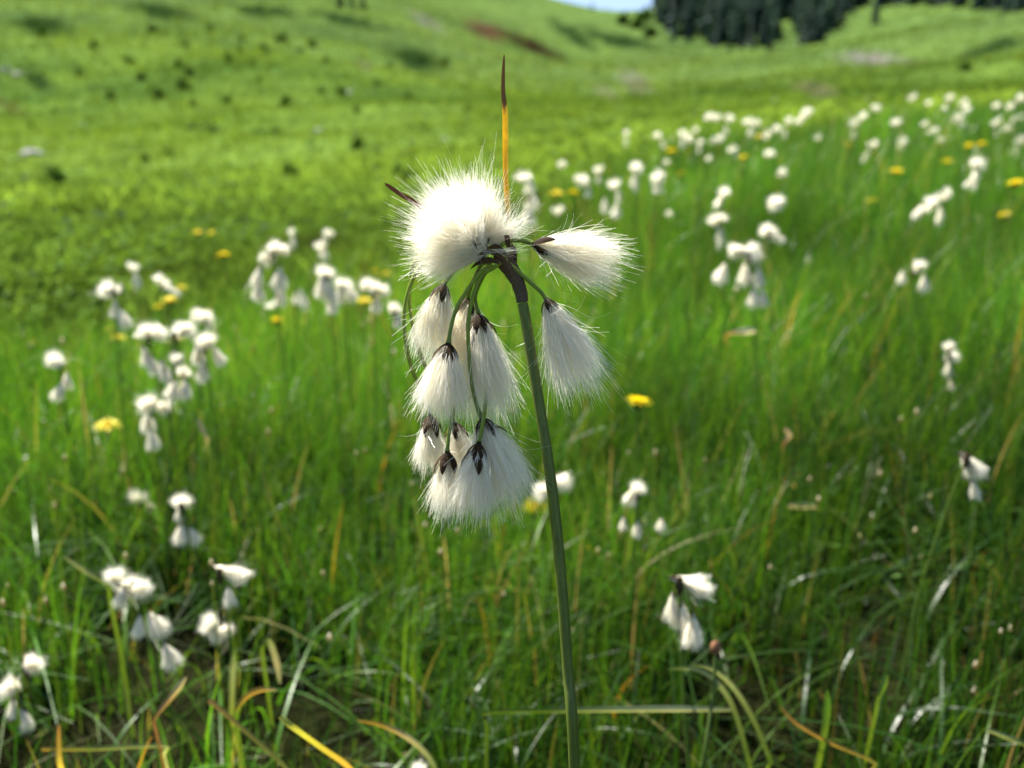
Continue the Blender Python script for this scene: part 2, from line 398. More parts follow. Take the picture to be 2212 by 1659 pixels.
def hill_layer():
    n = 150000
    x, y, r = scatter(n, 1.5, 260, .72, 1)
    k = pasture_keep(x, y) > rng.uniform(0, 1, n); x, y, r = x[k], y[k], r[k]; n = len(x)
    h = np.clip(.05+.006*r, .05, .5)*rng.uniform(.5, 1.3, n)*(.6+.8*vnoise(x/(.5+r*.1), y/(.5+r*.1), 61))
    fa = rng.uniform(0, 2*math.pi, n); la = rng.uniform(.2, 1.2, n)
    lean = np.stack([np.cos(fa)*la, np.sin(fa)*la], -1)
    root = np.stack([x, y, terr(x, y)-.01], -1)
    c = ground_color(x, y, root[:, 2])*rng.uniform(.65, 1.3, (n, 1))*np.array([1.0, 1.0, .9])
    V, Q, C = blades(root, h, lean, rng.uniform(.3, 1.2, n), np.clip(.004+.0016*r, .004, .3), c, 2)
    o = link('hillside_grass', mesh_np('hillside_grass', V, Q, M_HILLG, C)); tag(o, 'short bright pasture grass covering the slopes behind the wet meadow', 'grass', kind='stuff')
hill_layer()
def pasture_layer():
    n = 90000
    x, y, r = scatter(n, 1.5, 16, .74, 1)
    k = pasture_keep(x, y) > rng.uniform(0, 1, n); x, y, r = x[k], y[k], r[k]; n = len(x)
    h = rng.uniform(.03, .09, n)*(.5+vnoise(x*3, y*3, 62))*np.clip(r/3, 1, 2.5)
    fa = rng.uniform(0, 2*math.pi, n); la = rng.uniform(.5, 1.5, n); lean = np.stack([np.cos(fa)*la, np.sin(fa)*la], -1)
    root = np.stack([x, y, terr(x, y)-.005], -1)
    c = ground_color(x, y, root[:, 2])*rng.uniform(.8, 1.9, (n, 1))
    V, Q, C = blades(root, h, lean, rng.uniform(.3, 1.2, n), rng.uniform(.006, .014, n)*np.clip(r/3, 1, 3), c, 2)
    o = link('pasture_grass', mesh_np('pasture_grass', V, Q, M_HILLG, C)); tag(o, 'short broad bladed bright grass at the foot of the slopes', 'grass', kind='stuff')
pasture_layer()
def herb_layer(name, n, r0, r1, keep, size, colr, hgt, label, azmax=.74, power=1):
    """small broad leaves of the herbs low in the sward"""
    x, y, r = scatter(n, r0, r1, azmax, power)
    k = (keep(x, y)*sm(vnoise(x*2.2+5, y*2.2, 71)*3-1.3)) > rng.uniform(0, 1, n); x, y, r = x[k], y[k], r[k]; n = len(x)
    z = terr(x, y)+rng.uniform(.01, 1, n)*hgt
    s = size*rng.uniform(.6, 1.4, n)*np.clip(r/1.6, 1, 9)
    a = rng.uniform(0, 2*math.pi, n); ti = rng.uniform(-.5, .6, n)
    d = np.stack([np.cos(a)*np.cos(ti), np.sin(a)*np.cos(ti), np.sin(ti)], -1); sd_ = np.stack([-np.sin(a), np.cos(a), rng.uniform(-.3, .3, n)], -1)
    P = np.stack([x, y, z], -1)
    V = np.stack([P, P+d*s[:, None]*.5+sd_*s[:, None]*.3, P+d*s[:, None]-np.array([0, 0, 1])*s[:, None]*.15, P+d*s[:, None]*.5-sd_*s[:, None]*.3], 1).reshape(-1, 3)
    Q = (np.arange(n)*4)[:, None]+np.arange(4)[None]
    C = np.repeat(np.asarray(colr)[None]*rng.uniform(.6, 1.5, (n, 1)), 4, 0)
    o = link(name, mesh_np(name, V, Q, M_SHRUB, C)); tag(o, label, 'herbs', kind='stuff')
herb_layer('meadow_herb', 9000, .45, 3, lambda x, y: np.ones_like(x)*.5, .014, (.06, .12, .03), .07, 'small round herb leaves low among the sedge')
herb_layer('pasture_herb', 22000, 1.6, 9, pasture_keep, .02, (.075, .15, .016), .07, 'broad leaved herbs along the edge of the pasture')

herb_layer('slope_herb', 16000, 4, 60, lambda x, y: np.ones_like(x)*.8, .022, (.030, .066, .010), .12, 'dark leafy herbs freckling the grass of the slopes')
def seed_heads():
    n = 330; x, y, r = scatter(n, .6, 5.0, .74, 1)
    k = marsh_mask(x, y) > .5; x, y, r = x[k], y[k], r[k]; n = len(x)
    z = terr(x, y)+rng.uniform(.08, .24, n)*np.clip(.62+.38*(r-.5)/.8, .5, 1); s = rng.uniform(.0015, .0032, n)*np.clip(r, .8, 1.6)
    O = np.array([[1, 0, 0], [0, 1, 0], [-1, 0, 0], [0, -1, 0], [0, 0, 2.2], [0, 0, -1.6]], float)
    V = (np.stack([x, y, z], -1)[:, None]+O[None]*s[:, None, None]).reshape(-1, 3)
    T_ = np.array([[0, 1, 4], [1, 2, 4], [2, 3, 4], [3, 0, 4], [1, 0, 5], [2, 1, 5], [3, 2, 5], [0, 3, 5]])
    Q = ((np.arange(n)*6)[:, None, None]+T_[None]).reshape(-1, 3)
    pal = np.array([[.20, .20, .08], [.40, .36, .25], [.24, .26, .08], [.34, .32, .18], [.5, .48, .40]])
    C = np.repeat(pal[rng.choice(5, n, p=[.08, .27, .25, .24, .16])], 6, 0)
    # each head on its own thin stalk
    root = np.stack([x, y, terr(x, y)-.004], -1); h = z-root[:, 2]
    V2, Q2, C2 = blades(root, h, np.zeros((n, 2)), np.ones(n), np.full(n, .0011)*np.clip(r, .8, 1.6), np.tile(np.array([[.07, .12, .02]]), (n, 1)), 2, tipw=.8)
    o = link('sedge_heads', mesh_np('sedge_heads', np.concatenate([V, V2]), [Q2+len(V), Q], M_GRASS, np.concatenate([C, C2])))
    tag(o, 'tiny pale and brown seed heads on thin stalks all through the sedge', 'sedge heads', kind='stuff')
seed_heads()

# ------------------------------------------------------------------ cotton tufts
def hairs(rs, axis, L, spread, n, w, droop=.06, stray=.05, curl=.10, segs=6, rootlen=.18, rootrad=.03, clump=.55, grav=(0, 0, -1), lmin=.78, sq=(1, 1), e1=None, per=9, bell=1.2, wave=.017):
    axis = np.asarray(axis, float); axis = axis/np.linalg.norm(axis)
    if e1 is None: e1 = np.cross(axis, [0.3, 1, .2] if abs(axis[1]) < .8 else [1, .1, .2])
    e1 = e1-axis*np.dot(e1, axis); e1 = e1/np.linalg.norm(e1); e2 = np.cross(axis, e1)
    K = max(4, n//per)
    rad = spread*rs.uniform(0, 1, K)**.42; ph = rs.uniform(0, 2*math.pi, K)
    qk = np.stack([rad*np.cos(ph)*sq[0], rad*np.sin(ph)*sq[1]], -1)
    lk = (lmin+(1.03-lmin)*rs.uniform(0, 1, K))*(1-.16*(rad/spread)**2)
    ck = rs.normal(0, curl*.7, (K, 3))
    k = rs.integers(0, K, n)
    qh = qk[k]+rs.normal(0, .16*spread, (n, 2))
    st = rs.uniform(0, 1, n) < stray
    qh = np.where(st[:, None], qh*1.15+rs.normal(0, .26*spread, (n, 2)), qh)
    lh = lk[k]*rs.uniform(.80, 1.06, n); lh = np.where(st, lh*rs.uniform(.5, .98, n), lh)
    ch = ck[k]+rs.normal(0, curl, (n, 3))*np.where(st, 3.2, .75)[:, None]
    cl = np.where(st, .0, clump)
    a = rs.uniform(0, 2*math.pi, n); rr = rootrad*L*np.sqrt(rs.uniform(0, 1, n))
    root = axis[None]*(rs.uniform(0, rootlen, n)*L)[:, None]+e1[None]*(rr*np.cos(a))[:, None]+e2[None]*(rr*np.sin(a))[:, None]
    root_t = np.sum(root*axis, 1)/L
    t = np.linspace(0, 1, segs+1)
    q = qh[:, None]*(1-cl[:, None, None]*t[None, :, None])+qk[k][:, None]*(cl[:, None, None]*t[None, :, None])
    q = q*(bell-(bell-1)*t**.8)[None, :, None]
    th = np.linalg.norm(q, axis=-1)+1e-9
    dirn = axis*np.cos(th)[..., None]+(e1*q[..., :1]+e2*q[..., 1:])*(np.sin(th)/th)[..., None]
    Lh = (L*(lh-root_t*.8))[:, None, None]
    P = root[:, None]+dirn*t[None, :, None]*Lh+ch[:, None]*(t**2.2)[None, :, None]*Lh+np.asarray(grav)*droop*(t**2)[None, :, None]*Lh
    P = P+rs.normal(0, wave, (n, 1, 3))*np.sin(t*rs.uniform(3.5, 10, (n, 1)))[..., None]*Lh
    T = np.gradient(P, axis=1); T /= np.linalg.norm(T, axis=-1, keepdims=True)+1e-12
    S = np.cross(T, rs.normal(0, 1, (n, 1, 3))); S /= np.linalg.norm(S, axis=-1, keepdims=True)+1e-12
    W = w*rs.uniform(.7, 1.3, n)[:, None]*(1-.55*t)[None]
    V = np.stack([P-S*W[..., None]/2, P+S*W[..., None]/2], 2).reshape(-1, 3)
    m = segs+1; b = (np.arange(n)*m*2)[:, None]+(np.arange(segs)*2)[None]
    Q = np.stack([b, b+1, b+3, b+2], -1).reshape(-1, 4)
    return V, Q
def scale_mesh(name='scale'):
    """one pointed, keeled, dark scale of a spikelet; unit length along +Z, bulging to +X"""
    t = np.linspace(0, 1, 8)
    P = np.stack([.20*np.sin(t*2.2)+.03, 0*t, t], -1)
    W = .34*np.sin(np.clip(t*.93+.07, 0, 1)*math.pi)**.8
    V, Q = blade_strip(P, W, np.array([0, 1., 0]), -.22)
    tt = np.repeat(t, 3)[:, None]; edge = np.tile([1, 0, 1], 8)[:, None]
    c = np.array([.018, .012, .007])*(1-tt)+np.array([.030, .017, .008])*tt+edge*np.array([.03, .015, .003])
    return mesh_np(name, V, Q, M_BARK, c)
ME_SCALE = scale_mesh()
def rot_to(axis, roll=0.0):
    q = Vector(axis).to_track_quat('Z', 'Y')
    return q.to_matrix() @ Matrix.Rotation(roll, 3, 'Z')
def put_scales(parent, axis, length, n, rs, roll0=0, back=.12, splay=.22):
    for i in range(n):
        o = link('scale', ME_SCALE, parent)
        s = length*rs.uniform(.78, 1.12)
        R = rot_to(axis, roll0+i*2*math.pi/n+rs.uniform(-.25, .25)) @ Matrix.Rotation(splay*rs.uniform(.6, 1.15), 3, 'Y')
        M = (R @ Matrix.Diagonal((s, s*.95, s))).to_4x4()
        off = -Vector(axis).normalized()*length*back*rs.uniform(.3, 1.6)
        M.translation = off
        o.matrix_local = M

# ------------------------------------------------------------------ the flower in focus
def z1(x, y): return 788.4+.2925*x, 303.2+.2925*y
def z2(x, y): return 788.4+.3657*x, 545.8+.3657*y
PX = D/F
def main_flower():
    rs = np.random.default_rng(3)
    stem_px = [(1129, 655), (1137, 700), (1145, 750), (1166, 880), (1185, 1000), (1201, 1130), (1213, 1260), (1227, 1450), (1241, 1659)]
    sp = [pt(x, y, D) for x, y in stem_px]
    foot = np.array([sp[-1][0]+.006, sp[-1][1]+.02, 0]); foot[2] = terr1(foot[0], foot[1])
    mid = (sp[-1]*.5+foot*.5)+np.array([.002, -.004, 0])
    root = empty('cotton_grass', foot)
    tag(root, 'large sharp cotton grass in the centre with many drooping tufts and an upright orange bract', 'cotton grass', 'cotton grass plants in the wet meadow', 'thing')
    def part(name, mb, mat, parent=root, off=None):
        off = foot if off is None else off
        return link(name, mb.mesh(name, mat, off=off), parent, Vector(off)-Vector(foot) if parent is root else (0, 0, 0))
    P = spline(sp+[mid, foot-np.array([0, 0, .01])], 60)
    V, Q = tube(P, np.linspace(11.2, 11.8, 60)*PX, 18)
    ridge = np.tile(np.array([1.05, 1, .95]*6), 60); cen = np.repeat(P, 18, 0); V = cen+(V-cen)*ridge[:, None]
    mb = MB(); mb.add(V, Q, np.array([.115, .155, .028])*(.55+.45*np.tile([1.3, 1, .7]*6, 60))[:, None]*(1+.10*rs.normal(0, 1, (len(V), 1))))
    part('stem', mb, M_STEM)
    # brown sheath and the hub the stalks spring from
    sh = [pt(*z1(x, y), D) for x, y in ((1162, 1195), (1150, 1120), (1125, 1040), (1085, 965), (1040, 905), (1000, 862), (962, 835))]
    rad = np.interp(np.linspace(0, 1, 26), [0, .08, .3, .55, .8, 1], [12.4, 13.6, 15, 18.5, 18, 8])*PX
    V, Q = tube(spline(sh, 26), rad, 14)
    V = V+rs.normal(0, .5*PX, V.shape)
    t = np.repeat(np.linspace(0, 1, 26), 14)[:, None]
    mb = MB(); mb.add(V, Q, np.array([.095, .078, .055])*(1-t)+np.array([.12, .065, .03])*t)
    part('sheath', mb, M_BARK)
    for (bx, by, tx, ty, wd, dz) in ((1000, 905, 800, 930, 38, -.004), (1010, 860, 830, 850, 34, -.006), (1060, 800, 1035, 700, 40, -.002), (1110, 930, 1090, 770, 40, .002),
                                 (960, 880, 780, 950, 30, .0), (1040, 840, 900, 800, 40, -.005)):
        a, b = pt(*z1(bx, by), D+dz-.002), pt(*z1(tx, ty), D+dz-.001)
        tt = np.linspace(0, 1, 8); Pb = a+(b-a)*tt[:, None]+(UP*.0012-FWD*.0015)*np.sin(tt*math.pi)[:, None]
        V, Q = blade_strip(Pb, wd*.2925*PX*np.sin((tt*.9+.1)*math.pi)**.7+.0001, np.cross(b-a, FWD), -.3)
        mb = MB(); mb.add(V, Q, np.array([.075, .045, .022])); part('bract_scale', mb, M_BARK)
    # upright leaf-like bract: green foot, orange middle, brown tip
    bp = [(1106, 560), (1100, 500), (1096, 440), (1093, 390), (1092, 330), (1092, 285), (1091, 240), (1087, 200), (1087, 165), (1089, 118)]
    Pb = spline([pt(x, y, D+.003-.001*i/9) for i, (x, y) in enumerate(bp)], 40)
    tt = np.linspace(0, 1, 40); yy = np.interp(tt, np.linspace(0, 1, 10), [b[1] for b in bp])
    wd = np.interp(yy, [118, 135, 165, 200, 240, 300, 390, 560], [1.5, 6, 8.5, 10, 13.5, 14.5, 12.5, 12])*PX
    V, Q = blade_strip(Pb, wd, RIGHT*.93+FWD*.38, .28)
    yv = np.repeat(yy, 3)+np.tile([3, -6, 8], 40)
    k1 = sm((yv-228)/14)[:, None]; k2 = sm((yv-400)/70)[:, None]
    c = np.array([.06, .036, .016])*(1-k1)+np.array([.60, .37, .010])*k1; c = c*(1-k2)+np.array([.12, .15, .02])*k2
    e = np.tile([0, 0, 1], 40)[:, None]*k1; c = c*(1-.5*e)+.5*e*np.array([.45, .40, .05])
    d = (np.tile([0, 1, 0], 40)[:, None])*k1*.55*sm((yv-300)/60)[:, None]; c = c*(1-d)+d*np.array([.10, .05, .01])
    mb = MB(); mb.add(V, Q, c); link('upright_bract', mb.mesh('upright_bract', leaf_mat('bract', .4, .42, .4, tint=(1.2, 1.0, .5)), off=foot), root)
    Pb = spline([pt(x, y, D+.004) for x, y in ((1050, 548), (960, 480), (900, 440), (866, 420), (831, 396))], 24)
    V, Q = blade_strip(Pb, np.interp(np.linspace(0, 1, 24), [0, .6, .93, 1], [13, 12, 8, 2])*PX, np.cross(Pb[-1]-Pb[0], FWD), -.3)
    mb = MB(); mb.add(V, Q, np.array([.14, .055, .03])); part('side_bract', mb, M_BARK)
    # tufts: base, tip, spread, depths, hairs, scales, stalk
    T = [
     # base        tip        spread depth  ddep  n    opts
     (z1(905, 845), z1(330, 430), 37, .268, -.006, 3000, dict(droop=-.03, curl=.14, lmin=.89, stray=.03, wave=.032), 3, None),
     (z1(880, 790), z1(680, 240), 38, .269, .004, 2600, dict(droop=.0, curl=.15, lmin=.89, stray=.03, wave=.034), 3, None),
     (z1(880, 850), z1(325, 780), 33, .266, -.006, 2600, dict(droop=.02, curl=.14, lmin=.89, stray=.03, wave=.032), 3, None),
     (z1(940, 800), z1(1090, 440), 46, .270, .002, 1200, dict(droop=-.02, curl=.2, stray=.12, lmin=.5, wave=.02), 2, None),
     (z1(850, 760), z1(560, 560), 48, .262, -.012, 1700, dict(droop=.0, curl=.13, stray=.03, lmin=.8, wave=.032), 2, None),
     (z1(1240, 770), z1(1965, 925), 21, .270, 0, 2900, dict(droop=.05, curl=.09, stray=.08), 4, [(1010, 775), (1035, 755), (1080, 738), (1150, 740), (1235, 762)]),
     (z1(1340, 1170), z1(1640, 1890), 19, .268, -.002, 2700, dict(droop=.0, curl=.09, stray=.07), 4, [(1020, 850), (1045, 880), (1100, 938), (1200, 1030), (1290, 1110), (1338, 1168)]),
     (z2(465, 185), z2(380, 612), 21, .273, 0, 2000, dict(curl=.085, stray=.07), 4, [(700, 30), (620, 20), (545, 85), (495, 145), (467, 185)]),
     (z2(605, 268), z2(540, 760), 23, .279, .002, 2000, dict(curl=.085, stray=.07), 4, [(740, 60), (690, 70), (640, 160), (620, 220), (606, 268)]),
     (z2(672, 362), z2(755, 985), 18.5, .272, .001, 2900, dict(curl=.09, stray=.08), 5, [(770, 80), (715, 115), (668, 200), (650, 270), (668, 355)]),
     (z2(492, 538), z2(436, 990), 22.5, .264, -.003, 2500, dict(curl=.085, stray=.07), 5, [(750, 70), (680, 120), (600, 230), (540, 330), (508, 440), (493, 535)]),
     (z2(385, 965), z2(388, 1290), 20, .273, 0, 1700, dict(curl=.085, stray=.07), 4, [(640, -20), (500, -20), (345, 60), (265, 200), (233, 360), (240, 520), (270, 670), (312, 780), (350, 880), (384, 962)]),
     (z2(530, 1005), z2(590, 1310), 24, .279, .002, 1700, dict(curl=.09, stray=.08), 3, [(560, -40), (400, -30), (290, 60), (264, 200), (267, 330), (300, 520), (350, 660), (430, 850), (528, 1000)]),
     (z2(690, 978), z2(845, 1530), 25, .267, 0, 3200, dict(curl=.09, stray=.08, droop=.0), 5, [(800, 60), (755, 92), (690, 135), (640, 250), (612, 400), (612, 560), (630, 760), (660, 900), (688, 975)]),
     (z2(672, 1125), z2(615, 1585), 21, .260, -.002, 2000, dict(curl=.085, stray=.07), 5, [(720, 800), (705, 950), (690, 1040), (674, 1122)]),
     (z2(487, 1180), z2(475, 1565), 17, .263, -.001, 1400, dict(curl=.085, stray=.07), 4, [(560, 780), (520, 950), (494, 1080), (487, 1176)]),
    ]
    for bi, (b, tp, spr, dep, dd, n, kw, ns, ped) in enumerate(T):
        B = pt(b[0], b[1], dep); E = pt(tp[0], tp[1], dep+dd); ax = E-B; L = np.linalg.norm(ax); ax /= L
        V, Q = hairs(rs, ax, L*((.90, .88, .91, .95, .98)[bi] if bi < 5 else .95 if bi == 5 else 1.03), math.radians(spr*(1.0 if bi < 5 else 1.12)), int(n*(1.35 if bi < 5 else 1.1)), .00009 if bi < 5 else .000115, segs=7, bell=1.15 if bi < 5 else 1.8, **dict(dict(lmin=.66, clump=.5 if bi < 5 else .72, per=8 if bi < 5 else 14), **kw))
        me = mesh_np('cotton_tuft', V, Q, M_COT)
        to = link('cotton_tuft', me, root, Vector(B)-Vector(foot))
        put_scales(to, ax, .0080 if bi > 4 else .0045, ns+(1 if bi > 4 else -1), rs, roll0=rs.uniform(0, 6), back=.03, splay=math.radians(spr)*1.0)
        if bi in (13, 14, 9): put_scales(to, ax, .0085, 3, rs, roll0=rs.uniform(0, 6), back=-.3, splay=math.radians(spr)*1.6)
        if bi == 4:          # seeds showing through the white
            for k_ in range(4):
                o = link('seed', ME_SCALE, to); wp = pt(*z1(735+26*k_, 650+30*k_), .2545)
                M = (rot_to((.35, .1, -.9), 1.5+k_) @ Matrix.Diagonal((.0022, .0026, .0034))).to_4x4(); M.translation = Vector(wp)-Vector(B); o.matrix_local = M
        # swollen green-brown top of the stalk
        if ped:
            f1 = z1 if bi < 7 else z2
            n_ = len(ped); dz0 = D-.002
            PP = [pt(*f1(x, y), dz0+(dep-dz0)*(i/(n_-1))**1.0) for i, (x, y) in enumerate(ped)]
            if bi in (11, 12): PP = [p+FWD*.004*max(0, (i-5)/4) for i, p in enumerate(PP[:-1])]+[PP[-1]]
            if bi in (14, 15): PP[0] = PP[0]+FWD*.006
            Pp = spline(PP, 44); ra = np.interp(np.linspace(0, 1, 44), [0, .9, 1], [4.6, 4.3, 6.5])*PX
            V, Q = tube(Pp, ra, 8)
            tt = np.repeat(np.linspace(0, 1, 44), 8)[:, None]
            c = np.array([.26, .34, .03])*(1-tt)+np.array([.14, .20, .03])*tt
            mb = MB(); mb.add(V, Q, c)
            link('peduncle', mb.mesh('peduncle', M_STEM, off=B), to)
    V, Q = hairs(rs, pt(*z1(1270, 850), D-.006)-pt(*z1(850, 830), D-.009), .0215, math.radians(13), 26, .0001, segs=8, curl=.07, stray=.1, lmin=.6, clump=.3)
    B = pt(*z1(850, 830), D-.009)
    link('loose_hair', mesh_np('loose_hair', V, Q, M_COT), root, Vector(B)-Vector(foot))
main_flower()

# ------------------------------------------------------------------ the other cotton grass plants
def unit_tuft(seed, spread, n, w, segs, **kw):
    rs = np.random.default_rng(seed)
    V, Q = hairs(rs, (0, 0, 1), 1.0, math.radians(spread), n, w, segs=segs, droop=0, **kw)
    return mesh_np('cotton_tuft', V, Q, M_COT)
NEAR_H = [unit_tuft(100+i, (19, 23, 16, 26)[i], 700, .016, 5, curl=.07, stray=.05) for i in range(4)]
NEAR_B = [unit_tuft(120+i, (48, 58, 40)[i], 800, .017, 5, curl=.12, stray=.05, rootlen=.25) for i in range(3)]
FAR_H = [unit_tuft(140+i, (20, 24, 17)[i], 170, .036, 3, curl=.07, stray=.04) for i in range(3)]
FAR_B = [unit_tuft(160+i, (50, 60, 44)[i], 200, .040, 3, curl=.10, stray=.04, rootlen=.25) for i in range(3)]
HUBC = np.array([.06, .04, .022])
def stem_tube(P, r0, r1, col, nseg=12, ns=6, mat=None, name='stem', off=(0, 0, 0)):
    Pp = spline(P, nseg); V, Q = tube(Pp, np.linspace(r0, r1, nseg), ns)
    mb = MB(); mb.add(V, Q, col); return mb.mesh(name, mat or M_STEM, off=off)
GRP = 'cotton grass plants in the wet meadow'
def plant(dist, tufts, label, lean=None):
    """tufts: (x, y of the centre, length in picture units, direction of the hairs in degrees)"""
    rs = np.random.default_rng(int(tufts[0][0]*7+tufts[0][1]*13))
    info = []
    for (x, y, ln, an) in tufts:
        dep = dist*(1+rs.uniform(-.015, .015)); a = math.radians(an)
        ax = RIGHT*math.cos(a)+UP*math.sin(a)+FWD*rs.uniform(-.25, .35)*(1 if an > -60 and an < 240 else .4); ax /= np.linalg.norm(ax)
        L = ln*(1.12 if dist < 2 else 1.02)/F*dep; C_ = pt(x, y, dep); info.append((C_-ax*L*.5, ax, L, an, ln))
    top = max(info, key=lambda t: t[0][2])
    hub = np.mean([i[0] for i in info], 0); hub[2] = top[0][2]-.1*top[2]
    fx, fy = hub[0]+(lean if lean is not None else rs.uniform(-.03, .03)), hub[1]+rs.uniform(-.02, .03)
    foot = np.array([fx, fy, terr1(fx, fy)])
    root = empty('cotton_grass', foot); tag(root, label, 'cotton grass', GRP, 'thing')
    ff = Vector(foot); near = dist < 1.25
    bend = np.array([rs.uniform(-.012, .012), rs.uniform(-.012, .012), 0])
    link('stem', stem_tube([foot-np.array([0, 0, .01]), foot*.6+hub*.4+bend, foot*.2+hub*.8+bend*.6, hub], .0014, .0011, (.10, .17, .025), 10 if near else 6, 6 if near else 4, off=foot), root)
    if near:
        V, Q = tube(np.array([hub-[0, 0, .008], hub-[0, 0, .003], hub+[0, 0, .002], hub+[0, 0, .004]]), np.array([.0016, .0024, .0024, .001]), 7)
        mb = MB(); mb.add(V, Q, HUBC); link('hub', mb.mesh('hub', M_BARK, off=foot), root)
    for j, (B, ax, L, an, ln) in enumerate(info):
        hang = math.sin(math.radians(an)) < -.5
        me = rs.choice(np.arange(3))
        pool = (NEAR_H if hang or (abs(math.cos(math.radians(an))) > .9 and ln > 55) else NEAR_B) if near else (FAR_H if hang else FAR_B)
        to = link('cotton_tuft', pool[int(me)], root)
        k = L if pool in (NEAR_H, FAR_H) else L*.84
        M = (rot_to(ax, rs.uniform(0, 6)) @ Matrix.Diagonal((k, k, k))).to_4x4(); M.translation = Vector(B)-ff
        to.matrix_local = M
        if dist < .95:
            put_scales(to, (0, 0, 1), .22, 3, rs, roll0=rs.uniform(0, 6))
        if np.linalg.norm(B-hub) > .006 and dist < 2.0:
            midp = (B+hub)/2+UP*.3*np.linalg.norm(B-hub)*(1 if hang else .2)
            me2 = stem_tube([hub, midp, B], .0007, .0006, (.10, .15, .025), 8 if near else 5, 5 if near else 3, name='peduncle', off=foot)
            link('peduncle', me2, root)
H = -90
